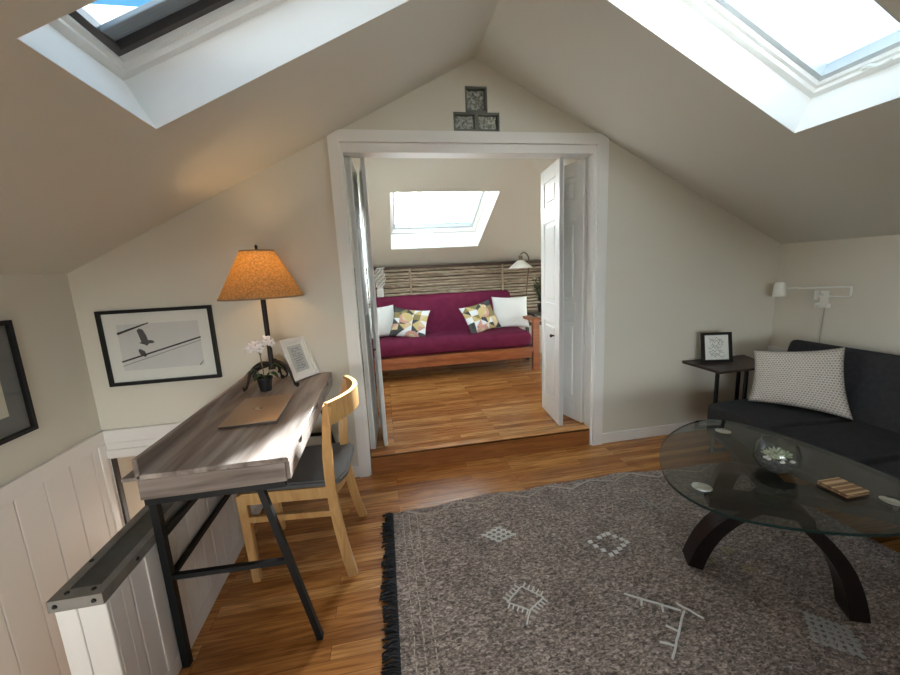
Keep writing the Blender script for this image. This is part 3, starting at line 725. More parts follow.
st_ = catmull([oc+V((0, 0, ZT+.06)), oc+V((-.004, 0, ZT+.14)), oc+V((-.010, .0, ZT+.215)), oc+V((-.035, -.01, ZT+.245)), oc+V((-.055, -.015, ZT+.235))], 6)
bm = B(); tube(bm, st_, .003, 8); tube(bm, catmull([oc+V((-.006, 0, ZT+.2)), oc+V((.02, .01, ZT+.262)), oc+V((.05, .02, ZT+.275))], 6), .0025, 8); obj('stem', bm, M['stem'], orc, smooth=180)
def bloom(c, nrm, s, rot):
    bm = B(); q = V(nrm).to_track_quat('Z', 'Y').to_matrix().to_4x4(); m0 = Matrix.Translation(V(c)) @ q
    for k in range(5):
        a = rot+k*2*math.pi/5; w = s*(.62 if k % 2 else .5)
        mm = m0 @ Matrix.Rotation(a, 4, 'Z')
        rows = []
        for i in range(6):
            u = i/5; x = u*s; ww = w*math.sin(math.pi*min(.95, .12+u*.83))**.8*.72; zz = .25*s*math.sin(u*2.6)
            rows.append([bm.verts.new(mm @ V((x, j*ww, zz-.12*s*abs(j)+o))) for o in (0, -.0012) for j in (-1, 0, 1)])
        for r0, r1 in zip(rows, rows[1:]):
            for i0, i1 in ((0, 1), (1, 2), (4, 3), (5, 4), (2, 5), (3, 0)): bm.faces.new((r0[i0], r0[i1], r1[i1], r1[i0]))
    lathe(bm, [(0, 0), (.12*s, .02*s), (.16*s, .15*s), (.08*s, .32*s), (0, .36*s)], seg=10, mtx=m0, mi=1)
    return bm
for c, nrm, s in (((-.745, 2.125, .995), (.2, -1, .2), .030), ((-.722, 2.122, 1.008), (.5, -.8, .3), .028), ((-.705, 2.125, .985), (.4, -.9, -.1), .026), ((-.768, 2.128, .985), (-.5, -.8, 0), .024), ((-.668, 2.135, 1.030), (.4, -.9, .4), .030), ((-.645, 2.140, 1.012), (.8, -.6, .1), .026), ((-.688, 2.133, 1.018), (-.1, -1, .5), .025)):
    obj('flower', bloom(V(c)+V((.026, .022, .012)), nrm, s, random.random()*6), [M['petal'], M['petalc']], orc, smooth=180)

# picture frames -----------------------------------------------------
def picture(root, mtx, w, h, fw, ft, fm, matw, matm, pw, pm, backm, glass=True, art=None):
    """frame in local xy (x right, y up, z out); the back lies in z=0"""
    obj('picture_frame', plate(R4(-w/2, -h/2, w/2, h/2), [R4(-w/2+fw, -h/2+fw, w/2-fw, h/2-fw)], ft, mtx), fm, root)
    bm = B(); box(bm, (-w/2+fw*.6, -h/2+fw*.6, .001), (w/2-fw*.6, h/2-fw*.6, .006), mtx=mtx); mb = obj('mat_board', bm, matm, root)
    x, y = w/2-fw-matw, h/2-fw-matw*pw
    bm = B(); box(bm, (-x, -y, .006), (x, y, .0068), mtx=mtx); pr_ = obj('print', bm, pm, root)
    if art:
        for nm, b_, m_ in art(mtx, x, y): obj(nm, b_, m_, pr_)
    if glass:
        bm = B(); box(bm, (-w/2+fw*.7, -h/2+fw*.7, ft*.55), (w/2-fw*.7, h/2-fw*.7, ft*.55+.0015), mtx=mtx); obj('glazing', bm, M['picglass'], root)
def flat(mtx, pts, z=.0068, th=.0005): return plate(pts, [], th, mtx @ Matrix.Translation((0, 0, z)))
def bird_art(mtx, x, y):
    out = []
    def line(a, b, w0, w1):
        a, b = V((a[0], a[1])), V((b[0], b[1])); t = (b-a).normalized(); n = V((-t.y, t.x))
        return flat(mtx, [tuple(a+n*w0), tuple(b+n*w1), tuple(b-n*w1), tuple(a-n*w0)])
    ox, oz = -1.317, 1.010     # centre of the picture on the wall
    P = lambda q: (q[0]-ox, q[1]-oz)
    out.append(('wire', line(P((-1.535, 1.095)), P((-1.365, 1.150)), .007, .003), M['ink']))
    out.append(('wire', line(P((-1.538, .928)), P((-1.098, 1.046)), .0045, .0045), M['ink']))
    out.append(('wire', line(P((-1.538, .902)), P((-1.098, 1.028)), .0013, .0013), M['inkgrey']))
    out.append(('wire', line(P((-1.125, .875)), P((-1.102, .900)), .003, .001), M['ink']))
    b1 = [(-1.432, 1.108), (-1.418, 1.120), (-1.400, 1.112), (-1.386, 1.075), (-1.382, 1.048), (-1.360, 1.046), (-1.348, 1.034), (-1.360, 1.028), (-1.378, 1.028), (-1.392, 1.014), (-1.402, 1.022), (-1.432, 1.034), (-1.418, 1.040), (-1.424, 1.070)]
    out.append(('bird_silhouette', flat(mtx, [P(q) for q in b1]), M['inkgrey']))
    b2 = [(-1.442, .990), (-1.432, 1.000), (-1.408, .982), (-1.402, .955), (-1.412, .948), (-1.436, .966)]
    out.append(('bird_silhouette', flat(mtx, [P(q) for q in b2]), M['inkgrey']))
    return out
pt = thing('framed_print', 'wide black framed print of dark birds and wires, on the wall beside the desk lamp', 'picture', (-1.317, D, 1.010))
picture(pt, frame_mtx((-1.317, D-.0005, 1.010), (1, 0, 0), (0, 0, 1), (0, -1, 0)), .604, .446, .020, .022, M['frameblack'], .066, M['paper'], 1.0, M['paper2'], None, True, bird_art)
pt = thing('framed_print', 'black framed picture with a dark grey mat, above the white stair panelling', 'picture', (XL, 1.80, .970))
picture(pt, frame_mtx((XL+.0005, 1.768, .970), (0, 1, 0), (0, 0, 1), (1, 0, 0)), .60, .535, .020, .022, M['frameblack'], .085, M['greymat'], 1.0, M['cream'], None, True)

def scribble(rows, amp, seed, m=None, wdt=.0009):
    def art(mtx, x, y):
        rnd = random.Random(seed); bm = B()
        for r in range(rows):
            yy = y*.72-(2*y*.72)*r/(rows-1); xx = -x*.75+rnd.random()*x*.3; end = x*(.45+.3*rnd.random()); pts = []
            while xx < end:
                pts.append(V((xx, yy+(rnd.random()-.5)*amp*y, .0072))); xx += x*(.05+.08*rnd.random())
            if len(pts) > 2: tube(bm, [mtx @ p for p in catmull(pts, 3)], wdt, 4)
        return [('line_drawing', bm, m or M['ink'])]
    return art
wf = thing('photo_frame', 'white photo frame leaning at the end of the desk beside the lamp', 'picture frame', (-.507, 2.366, ZT))
e1 = V((.110, .168, 0)).normalized(); nf = V((.168, -.110, 0)).normalized(); ln = math.radians(20)
up = V((0, 0, 1))*math.cos(ln)-nf*math.sin(ln); no = nf*math.cos(ln)+V((0, 0, 1))*math.sin(ln)
wmt = frame_mtx(V((-.507, 2.366, ZT+.004))+up*.128, e1, up, no)
def bevelled_frame(root, mtx, w, h):
    obj('picture_frame', plate(R4(-w/2, -h/2, w/2, h/2), [R4(-w/2+.030, -h/2+.030, w/2-.030, h/2-.030)], .014, mtx), M['framewhite'], root)
    obj('frame_lip', plate(R4(-w/2, -h/2, w/2, h/2), [R4(-w/2+.016, -h/2+.016, w/2-.016, h/2-.016)], .022, mtx), M['framewhite'], root)
    bm = B(); box(bm, (-w/2+.01, -h/2+.01, .001), (w/2-.01, h/2-.01, .006), mtx=mtx); obj('mat_board', bm, M['paper'], root)
    bm = B(); box(bm, (-w/2+.046, -h/2+.046, .006), (w/2-.046, h/2-.046, .0068), mtx=mtx); p = obj('print', bm, mat('print_grey', (.50, .52, .52), .8), root)
    for nm, b_, m_ in scribble(9, .16, 3)(mtx, w/2-.046, h/2-.046): obj(nm, b_, m_, p)
    bm = B(); box(bm, (-.03, -h/2+.012, -.002), (.03, h*.2, .001), mtx=mtx); obj('easel_back', bm, M['frameblack'], root)
bevelled_frame(wf, wmt, .200, .258)

# ------------------------------------------------------------------ rug
RG = thing('rug', 'grey brown wool rug with white woven motifs and a black fringe, on the oak floor', 'rug', (1.08, .86, 0))
RX0, RX1, RY0, RY1 = -.050, 2.20, -.55, 1.985
def redge(x): return .012*math.sin(x*23)*.35+.030*noise.noise(V((x*3.1, 2, 0)))+.05*math.sin(min(max((x+.05)/2.2, 0), 1)*math.pi)
def rugz(x, y):
    return .010+.0045*noise.noise(V((x*4, y*4, 1)))+.003*noise.noise(V((x*11, y*11, 5)))+(.006*max(0, noise.noise(V((x*9, 3, 0))))*max(0, 1-(RY1+.03-y)/.10) if y > RY1-.1 else 0)
bm = B(); nx, ny = 150, 150; g = []
for i in range(nx+1):
    row = []
    for j in range(ny+1):
        x = RX0+(RX1-RX0)*i/nx; v = j/ny; y = RY0+(RY1+redge(x)-RY0)*v
        row.append(bm.verts.new((x+.01*noise.noise(V((0, y*3, 4))), y, max(.004, rugz(x, y)))))
    g.append(row)
for i in range(nx):
    for j in range(ny): bm.faces.new((g[i][j], g[i+1][j], g[i+1][j+1], g[i][j+1]))
rim = [g[i][0] for i in range(nx)]+[g[nx][j] for j in range(ny)]+[g[i][ny] for i in range(nx, 0, -1)]+[g[0][j] for j in range(ny, 0, -1)]
low = [bm.verts.new((v.co.x, v.co.y, .001)) for v in rim]
for k in range(len(rim)):
    k2 = (k+1) % len(rim); bm.faces.new((rim[k], low[k], low[k2], rim[k2]))
obj('pile', bm, M['rug'], RG, smooth=60)
def yarn(path, m, name='woven_motif', w=.0032, lab=None):
    bm = B()
    for p in path:
        pts = []
        for a, b in zip(p, p[1:]):
            n_ = max(1, int((V(b)-V(a)).length/.02))
            for k in range(n_): pts.append(V(a).lerp(V(b), k/n_))
        pts.append(V(p[-1]))
        tube(bm, [V((q.x+random.uniform(-.0015, .0015), q.y+random.uniform(-.0015, .0015), max(.006, rugz(q.x, q.y))+.002)) for q in pts], w, 5)
    o = obj(name, bm, m, RG)
    if lab: o['label'] = lab
    return o
def P2(x, y): return V((x, y, 0))
# diamond with short bars outside
cx, cy = .487, 1.305; dm = [P2(.405, 1.276), P2(.489, 1.338), P2(.560, 1.270), P2(.482, 1.222)]; cx, cy = .484, 1.277
ps = [dm+[dm[0]]]
for a, b in zip(dm, dm[1:]+dm[:1]):
    n2 = V((b-a).yx.to_3d()); n2 = V(((b-a).y, -(b-a).x, 0)).normalized()
    if n2.dot(a-P2(cx, cy)) < 0: n2 = -n2
    for k in range(5):
        q = a.lerp(b, (k+.4)/5); ps.append([q, q+n2*.026])
ps.append([dm[3], P2(.447, 1.167)])
yarn(ps, M['yarn'], lab='white diamond woven with short bars')
# lattice of checks
def checks(corners, n, m, lab, w=.0034):
    """corners left, top, right, bottom of a rhomb filled with n x n pairs of short stitches"""
    l, t_, r_, b_ = [P2(*c) for c in corners]; ps = []
    for i in range(n):
        for j in range(n):
            u, v = (i+.5)/n, (j+.5)/n
            q = l.lerp(t_, u).lerp(b_.lerp(r_, u), v); d = (r_-l)*.36/n; o = (t_-b_)*.13/n
            ps += [[q+o-d, q+o+d], [q-o-d*.8, q-o+d*.8]]
    return yarn(ps, m, lab=lab, w=w)
checks(((.400, 1.694), (.512, 1.735), (.590, 1.650), (.474, 1.612)), 4, M['yarn'], 'white lattice of small checks', .0027)
checks(((1.495, .988), (1.575, .895), (1.503, .795), (1.392, .884)), 6, M['yarngrey'], 'grey lattice of small checks', .0036)
# hollow square of little squares
sq = [P2(.912, 1.515), P2(1.030, 1.548), P2(1.090, 1.473), P2(.968, 1.410)]; ps = []
for a, b, n_ in zip(sq, sq[1:]+sq[:1], (4, 3, 4, 3)):
    for k in range(n_):
        if a is sq[0] and k == 1: continue
        q = a.lerp(b, (k+.15)/n_)
        ps += [[q+V((-.010, .006, 0)), q+V((.010, .006, 0))], [q+V((-.010, -.001, 0)), q+V((.010, -.001, 0))], [q+V((-.010, -.008, 0)), q+V((.010, -.008, 0))]]
yarn(ps, M['yarn'], lab='hollow square of small white squares')
# branch
a0, a1, a2 = P2(.888, 1.208), P2(1.062, 1.087), P2(.883, .935)
yarn([[a0, a1+P2(-.01, .005)], [a1, a2], [a1+P2(.0, .035), a1+P2(.045, -.045)], [a0.lerp(a1, .3), a0.lerp(a1, .3)+P2(-.02, -.03)], [a0.lerp(a1, .65), a0.lerp(a1, .65)+P2(-.02, -.03)], [a1.lerp(a2, .45), a1.lerp(a2, .45)+P2(-.03, .03)], [a1.lerp(a2, .75), a1.lerp(a2, .75)+P2(-.045, .025)]], M['yarn'], w=.0042, lab='white branch shape')
# pale hooks under the coffee table and near its tip
for c in ((1.40, 1.375), (1.50, 1.31), (1.385, 1.285), (1.49, 1.20)):
    q = P2(*c); yarn([[q+P2(-.02, -.02), q+P2(-.02, .02), q+P2(.02, .02), q+P2(.02, -.01)], [q+P2(0, -.02), q+P2(0, .008)]], M['yarnyellow'], w=.003, lab='small ochre hook')
q = P2(1.45, 1.72); yarn([[q+P2(-.08, .05), q+P2(-.03, -.06), q+P2(.08, -.02)]]+[[q+P2(-.08+.025*k, .02-.02*k), q+P2(-.10+.03*k, -.03-.02*k)] for k in range(5)], M['yarngrey'], w=.003, lab='pale comb shape')
# zigzag along the far edge
zz = []
for k in range(15): zz.append(P2(.04+.145*k, RY1+redge(.04+.145*k)-(.018 if k % 2 == 0 else .078)))
yarn([zz], M['yarncream'], w=.0042, lab='cream zigzag along the far edge')
for x0 in (.015, .05, .092):                      # running stitches that dip in and out of the pile
    bm = B(); y = -.50; pts = []
    while y < RY1-.05:
        x = x0+random.uniform(-.003, .003); z = max(.006, rugz(x, y))
        l = random.uniform(.008, .016) if random.random() < .62 else .001
        pts += [V((x, y, z-.008)), V((x, y+.002, z+.0015)), V((x, y+.002+l, z+.0015)), V((x, y+.004+l, z-.008))]
        y += l+random.uniform(.008, .014)
    tube(bm, pts, .0028, 5); obj('stitch_row', bm, M['yarncream'], RG)
bm = B(); y = RY0
while y < RY1-.004:
    l = .030+.026*random.random()+.022*noise.noise(V((y*8, 0, 0))); dy = random.uniform(-.026, .026)
    tube(bm, [(RX0+.012, y, .011), (RX0-.012, y+dy*.4, .013+random.uniform(0, .008)), (RX0-l, y+dy, .005+random.uniform(0, .010))], [.0055, .0055, .0032], 6)
    y += .0058
obj('fringe', bm, M['fringe'], RG, smooth=60)

# ------------------------------------------------------------------ coffee table
ct = thing('coffee_table', 'smoked oval glass coffee table on curved dark wood legs, standing on the rug', 'coffee table', (1.56, 1.28, 0))
ZG = .45
rim = catmull([(1.241, 1.47, 0), (1.40, 1.62, 0), (1.60, 1.725, 0), (1.775, 1.762, 0), (1.895, 1.685, 0), (1.955, 1.545, 0), (1.988, 1.36, 0), (1.997, 1.18, 0), (1.975, 1.02, 0), (1.90, .90, 0), (1.77, .838, 0), (1.60, .823, 0), (1.437, .863, 0), (1.29, .932, 0), (1.175, 1.015, 0), (1.113, 1.13, 0), (1.125, 1.28, 0)], 6, True)
bm = plate([(p.x, p.y) for p in rim], [], .011, Matrix.Translation((0, 0, ZG-.011)))
for f in bm.faces:
    if abs(f.normal.z) < .5: f.material_index = 1
obj('glass_top', bm, [M['tableglass'], M['glassedge']], ct)
def arch(f, top, end, wd):
    """bent plank from the foot, up under the glass and along to its disc"""
    f, top, end = V(f), V(top), V(end)
    p = [f, f.lerp(top, .10)+V((0, 0, .06)), f.lerp(top, .27)+V((0, 0, .09)), f.lerp(top, .52)+V((0, 0, .075)), f.lerp(top, .80)+V((0, 0, .03)), top, end]
    P = catmull(p, 8); n = len(P)
    bm = B(); ribbon(bm, P, wd, .095, [.060-.022*min(1, i/(n*.8)) for i in range(n)])
    for v in bm.verts:
        v.co.z = max(v.co.z, .017)
    bmesh.ops.bevel(bm, geom=[e for e in bm.edges if e.calc_face_angle(0) > .6], offset=.005, segments=2, affect='EDGES')
    return bm
def hd(a, b): t = (V(b)-V(a)).normalized(); return V((-t.y, t.x, 0))
for f, top, end in (((1.285, 1.290, .02), (1.545, 1.150, .407), (1.775, .965, .407)), ((1.655, .938, .02), (1.470, 1.050, .407), (1.235, 1.195, .407)), ((1.870, 1.720, .02), (1.62, 1.32, .398), (1.555, 1.18, .398))):
    f2, e2 = V((f[0], f[1], 0)), V((top[0], top[1], 0))
    obj('leg', arch(f, top, end, hd(f2, e2)), M['wenge'], ct, smooth=35)
for (x, y) in ((1.736, 1.607), (1.215, 1.198), (1.79, .952)):
    bm = B(); lathe(bm, [(0, ZG+.004), (.030, ZG+.0035), (.036, ZG+.001), (.036, ZG), (0, ZG)], (x, y, 0), 32); d_ = obj('glass_disc', bm, M['chrome'], ct, smooth=40)
    bm = B(); lathe(bm, [(0, ZG-.011), (.020, ZG-.011), (.020, ZG-.026), (0, ZG-.026)], (x, y, 0), 24); obj('disc_post', bm, M['chrome'], d_, smooth=40)
# arm under the disc near the side table
bm = B(); ribbon(bm, catmull([(1.745, 1.64, .4165), (1.70, 1.50, .414), (1.62, 1.32, .405)], 5), (.95, -.25, 0), .085, .018); obj('arm', bm, M['wenge'], ct, smooth=35)

# terrarium bowl
tb = thing('terrarium_bowl', 'round glass bowl of pebbles and succulents on the coffee table', 'terrarium', (1.606, 1.228, ZG))
tc_ = V((1.606, 1.228, ZG))
prof = [(0, .001), (.036, .001), (.062, .018), (.078, .050), (.080, .084), (.069, .118), (.055, .134), (.0525, .1325), (.066, .1165), (.0765, .0835), (.0745, .050), (.059, .021), (.034, .005), (0, .005)]
bm = B(); lathe(bm, prof, tc_, 40); obj('bowl', bm, M['bowlglass'], tb, smooth=60)
bm = B()
lathe(bm, [(.055, .132), (.0575, .135), (.055, .1375), (.0525, .135)], tc_, 40, closed=True); obj('bowl_rim', bm, M['bowlglass'], tb, smooth=60)
bm = B(); lathe(bm, [(0, .006), (.034, .006), (.057, .022), (.071, .048), (.045, .060), (0, .062)], tc_, 28); obj('soil', bm, M['soil'], tb)
for k in range(20):
    a = random.random()*6.28; r = random.uniform(.02, .058); q = tc_+V((math.cos(a)*r, math.sin(a)*r, .062))
    bm = B(); bmesh.ops.create_icosphere(bm, subdivisions=2, radius=.009, matrix=Matrix.Translation(q) @ Matrix.Rotation(random.random()*3, 4, 'Z') @ Matrix.Diagonal((1.2, .9, .65, 1)))
    obj('pebble', bm, M['stonewhite'] if k % 3 else M['soil'], tb, smooth=180)
for (dx, dy, s) in ((.012, .012, 1), (.030, -.012, .8), (-.012, .026, .7), (-.020, -.012, .7), (.036, .018, .7)):
    bm = B(); q0 = tc_+V((dx, dy, .060))
    for k in range(14):
        a = k*2.4; el = .35+.9*k/14; d = V((math.cos(a)*math.cos(el), math.sin(a)*math.cos(el), math.sin(el)))
        tube(bm, [q0, q0+d*.016*s, q0+d*.030*s, q0+d*.040*s], [.003, .0065*s, .0055*s, .001], 6)
    obj('succulent', bm, M['succ'], tb, smooth=180)

# coasters
cm = Matrix.Translation((1.706, 1.052, ZG)) @ Matrix.Rotation(math.radians(-1), 4, 'Z')
for k, (lab, dx, rz) in enumerate((('striped bamboo coaster at the bottom of the small stack on the coffee table', 0, 0), ('striped bamboo coaster in the middle of the small stack on the coffee table', .001, 1.5), ('striped bamboo coaster on top of the small stack on the coffee table', .0, -.5))):
    t = thing('coaster', lab, 'coaster', (1.706+dx, 1.052, ZG+.0005+.0052*k), math.radians(rz), 'bamboo coasters on the coffee table')
    bm = B(); box(bm, (-.053, -.052, 0), (.053, .052, .0040), .0015, 2); o = obj('coaster_body', bm, M['coastedge'], t, world=False)
    bm = B(); box(bm, (-.052, -.051, .0036), (.052, .051, .0049), .0006, 1); obj('striped_face', bm, M['coast'], t, world=False)

# ------------------------------------------------------------------ sofa, cushion, side table, wall lamp
sf = thing('sofa_bed', 'low charcoal cloth sofa bed with tufted back, along the wall behind the coffee table', 'sofa', (2.6, 1.15, 0))
seams = [1.66, 1.246, .83, .42]
def seatfn(p, n):
    if n.z < .5: return 0
    d = min(abs(p.y-s-.015*math.sin(p.x*9)) for s in seams)
    return -.028*math.exp(-(d/.016)**2)+.004*noise.noise(V((p.x*5, p.y*5, 0)))-.006*math.exp(-((p.x-2.30)/.02)**2)*0
obj('seat', soft_block((2.128, .20, .165), (2.80, 2.112, .392), .026, .014, seatfn), M['charcoal'], sf, smooth=180)
tufts = [(x, .60) for x in (1.95, 1.50, 1.04, .62)]
ba = math.atan2(.15, .40)
bmx = Matrix.Translation((2.655, 0, .345)) @ Matrix.Rotation(math.radians(17), 4, 'Y')
def backfn(p, n):
    if n.x > -.5: return 0
    s = 0
    for (ty, tz) in tufts:
        d = math.hypot(p.y-ty, p.z-.235); s -= .026*math.exp(-(d/.035)**2)
    d = min(abs(p.y-s_) for s_ in (1.72, 1.27, .83, .42)); s -= .012*math.exp(-(d/.018)**2)*(1 if p.z < .235 else .3)
    return s+.004*noise.noise(V((p.y*4, p.z*4, 2)))
bm = soft_block((0, .20, 0), (.135, 2.135, .462), .035, .016, backfn)
for v in bm.verts: v.co = bmx @ v.co
obj('backrest', bm, M['charcoal'], sf, smooth=180)
for (x, y) in ((2.25, .32), (2.25, 1.98), (2.78, .32), (2.78, 1.98)):
    bm = B(); lathe(bm, [(0, 0), (.016, 0), (.026, .135), (0, .135)], (x, y, .0), 16); obj('leg', bm, M['sofaleg'], sf, smooth=40)
bm = B(); box(bm, (2.21, .26, .130), (2.82, 2.03, .175), .004); obj('sofa_frame', bm, M['sofaleg'], sf)

# patterned cushion leaning against the backrest
class Quad:
    """maps a cushion's own coordinates onto a leaning, slightly twisted quadrilateral"""
    def __init__(q, bl, br, tl, tr, w, h):
        q.c = [V(x) for x in (bl, br, tl, tr)]; q.w, q.h = w, h
        q.n = (q.c[1]-q.c[0]).cross(q.c[2]-q.c[0]).normalized()
    def __matmul__(q, p):
        u, v = p.x/q.w+.5, p.y/q.h+.5
        return q.c[0].lerp(q.c[1], u).lerp(q.c[2].lerp(q.c[3], u), v)+q.n*p.z
W_, H_ = .455, .39
pm = Quad((2.372, 2.035, .402), (2.622, 1.612, .402), (2.465, 2.105, .735), (2.706, 1.752, .800), W_, H_)
cu = obj('throw_cushion', cushion(W_, H_, .14, pm, 34, .085, 3, wr=.007), M['dash'], smooth=180); tag(cu, 'oblong grey cushion with a white dash pattern, propped on the charcoal sofa', 'cushion')

sd = thing('side_table', 'small dark wood side table with black metal legs, in the corner beside the sofa', 'side table', (2.45, 2.29, 0))
bm = plate([(2.212, 2.108), (2.655, 2.118), (2.775, 2.445), (2.215, 2.440)], [], .018, Matrix.Translation((0, 0, .584)))
bmesh.ops.bevel(bm, geom=[e for e in bm.edges if e.calc_face_angle(0) > .6], offset=.002, segments=2, affect='EDGES'); obj('tabletop', bm, M['walnut'], sd)
for (x, y) in ((2.214, 2.128), (2.45, 2.128), (2.71, 2.425)):
    bm = B(); box(bm, (x, y-.009 if y > 2.2 else y, .012), (x+.020, y+.009 if y > 2.2 else y+.016, .584)); obj('leg', bm, M['black'], sd)
bm = B(); box(bm, (2.20, 2.122, 0), (2.735, 2.150, .014)); box(bm, (2.705, 2.122, 0), (2.735, 2.440, .014)); obj('base', bm, M['black'], sd)

bf = thing('photo_frame', 'small square black frame with a handwritten print, standing on the side table', 'picture frame', (2.35, 2.33, .602))
fd = V((-.25, -1, 0)).normalized(); fe = V((-fd.y, fd.x, 0)); fe = -fe if fe.x < 0 else fe; tl = math.radians(10)
fu = V((0, 0, 1))*math.cos(tl)-fd*math.sin(tl); fn_ = fd*math.cos(tl)+V((0, 0, 1))*math.sin(tl)
picture(bf, frame_mtx(V((2.392, 2.315, .603))+fu*.112, fe, fu, fn_), .212, .222, .020, .018, M['frameblack'], .004, M['paper'], 1, M['paper'], None, False, scribble(7, .26, 11, wdt=.0011))
bm = B(); box(bm, (-.02, -.09, -.003), (.02, .03, .001), mtx=frame_mtx(V((2.392, 2.315, .603))+fu*.112, fe, fu, fn_)); obj('easel_back', bm, M['frameblack'], bf)

wl = thing('wall_lamp', 'white swing arm wall lamp with a hanging cord, over the sofa', 'lamp', (XR, 2.12, .99))
bm = B(); box(bm, (XR-.022, 2.108, 1.005), (XR, 2.152, 1.100), .004); obj('wall_plate', bm, M['lampwhite'], wl, smooth=40)
bm = B(); box(bm, (XR-.036, 2.090, .985), (XR, 2.170, 1.018), .004); lathe(bm, [(0, 0), (.009, 0), (.009, .014), (0, .014)], seg=14, mtx=frame_mtx((XR-.036, 2.15, 1.002), (0, 1, 0), (0, 0, 1), (-1, 0, 0))); obj('switch', bm, M['lampwhite'], wl)
ax_ = XR-.07
bm = B(); tube(bm, [(XR-.01, 2.14, 1.075), (ax_, 2.14, 1.075)], .009, 12); tube(bm, [(ax_, 2.14, 1.045), (ax_, 2.14, 1.105)], .011, 12); obj('pivot', bm, M['lampwhite'], wl, smooth=50)
bm = B(); tube(bm, catmull([(ax_, 2.14, 1.068), (ax_+.0, 2.05, 1.070), (ax_, 1.962, 1.072), (ax_, 1.945, 1.080), (ax_, 1.943, 1.10), (ax_, 1.945, 1.128), (ax_, 1.960, 1.136), (ax_-.02, 2.1, 1.130), (ax_-.075, 2.285, 1.120)], 6), .0062, 10); obj('swing_arm', bm, M['lampwhite'], wl, smooth=60)
bm = B(); sc_ = V((ax_-.090, 2.318, 0)); tilt = Matrix.Translation(sc_+V((0, 0, 1.115))) @ Matrix.Rotation(math.radians(8), 4, 'Y') @ Matrix.Rotation(math.radians(-6), 4, 'X')
lathe(bm, [(0, .048), (.030, .048), (.035, .040), (.042, -.055), (.040, -.055), (.033, .036), (0, .042)], seg=32, mtx=tilt); obj('lamp_shade', bm, M['lampwhite'], wl, smooth=40)
bm = B(); tube(bm, catmull([(XR-.008, 2.124, .995), (XR-.006, 2.128, .88), (XR-.006, 2.132, .70), (XR-.006, 2.140, .45)], 6), .0035, 8); obj('cord', bm, M['lampcord'], wl, smooth=60)

# ------------------------------------------------------------------ room beyond the doors
ft = thing('futon', 'wooden futon sofa with magenta mattress, in the room beyond the doors', 'sofa', (.78, 4.5, ZS))
FX0, FX1, FY = -.27, 1.80, 4.14
bm = B(); box(bm, (FX0+.08, FY, .365), (FX1-.085, FY+.03, .432), .004); obj('front_rail', bm, M['futonwood'], ft)
bm = B(); box(bm, (FX0+.08, FY+.03, .296), (FX1-.085, FY+.055, .362), .004); obj('front_rail', bm, M['futonwood'], ft)
bm = B(); box(bm, (FX0+.06, FY+.05, .40), (FX1-.06, FY+.72, .432)); obj('slat_base', bm, M['futonwood'], ft)
for x in (FX0, FX1-.085):
    bm = B(); box(bm, (x, FY, ZS), (x+.085, FY+.05, .735), .004); obj('front_leg', bm, M['futonwood'], ft)
    bm = B(); box(bm, (x, FY+.70, ZS), (x+.085, FY+.75, .735), .004); obj('back_leg', bm, M['futonwood'], ft)
    bm = B(); box(bm, (x-.005, FY-.015, .735), (x+.095, FY+.78, .768), .006); obj('armrest', bm, M['futonwood'], ft)
    bm = B(); box(bm, (x+.03, FY+.05, .36), (x+.055, FY+.70, .42)); obj('side_rail', bm, M['futonwood'], ft)
def matfn(p, n): return .012*noise.noise(V((p.x*2.5, p.y*4, p.z*4)))+.004*noise.noise(V((p.x*9, p.y*9, p.z*9)))
obj('mattress_seat', soft_block((FX0+.09, FY-.02, .435), (FX1-.088, FY+.70, .628), .075, .04, matfn), M['magenta'], ft, smooth=180)
bm = soft_block((FX0+.14, 0, 0), (FX1-.13, .16, .56), .06, .04, matfn)
mm = Matrix.Translation((0, FY+.465, .570)) @ Matrix.Rotation(math.radians(-18), 4, 'X')
for v in bm.verts: v.co = mm @ v.co
obj('mattress_back', bm, M['magenta'], ft, smooth=180)

def tri_cells(seed, flip):
    rnd = random.Random(seed); tab = {}
    for i in range(5):
        for j in range(5):
            tab[(i, j, 0)] = rnd.choice([0, 0, 2, 3, 0, 5, 4]); tab[(i, j, 1)] = rnd.choice([1, 3, 5, 3, 0, 4, 1])
    tab[(0, 4, 0)] = tab[(0, 4, 1)] = 0; tab[(4, 0, 0)] = tab[(4, 0, 1)] = 0; tab[(4, 4, 1)] = 3; tab[(0, 0, 0)] = 0
    def f(u, v, i, j, n):
        if flip: u = 1-u-1/n
        a, b = min(4, int(u*5)), min(4, int(v*5)); fu_, fv_ = u*5-a, v*5-b
        k = 0 if fu_+fv_ < .98 else 1
        if (a+b) % 2: k = 0 if fu_ < fv_ else 1
        r = math.hypot(u-.38, v-.62)
        if r < .20: return 1 if u+v > .95 else (5 if r < .11 else 2)
        r2 = math.hypot(u-.62, v-.0)
        if r2 < .20: return 2 if r2 > .09 else 5
        return tab[(a, b, k)]
    return f
def pillow(name, label, cx, cy, cz, w, h, t, yaw, lean, roll, m, seed, cells=None, pinch=.07, grp=None):
    mt = Matrix.Translation((cx, cy, cz)) @ Matrix.Rotation(yaw, 4, 'Z') @ Matrix.Rotation(math.radians(90)-lean, 4, 'X') @ Matrix.Rotation(roll, 4, 'Z')
    o = obj(name, cushion(w, h, t, mt, 40, pinch, seed, cells, wr=.003), m, smooth=180)
    return tag(o, label, 'cushion', grp)
r = math.radians
pillow('throw_cushion', 'white cushion on the magenta futon beside its wooden armrest', 1.580, 4.54, .818, .46, .42, .12, r(-6), r(24), r(-2), M['whitecloth'], 2, grp='cushions on the futon')
pillow('throw_cushion', 'white cushion on the magenta futon, partly behind the folded door', -.055, 4.53, .808, .40, .40, .13, r(10), r(24), r(2), M['whitecloth'], 5, grp='cushions on the futon')
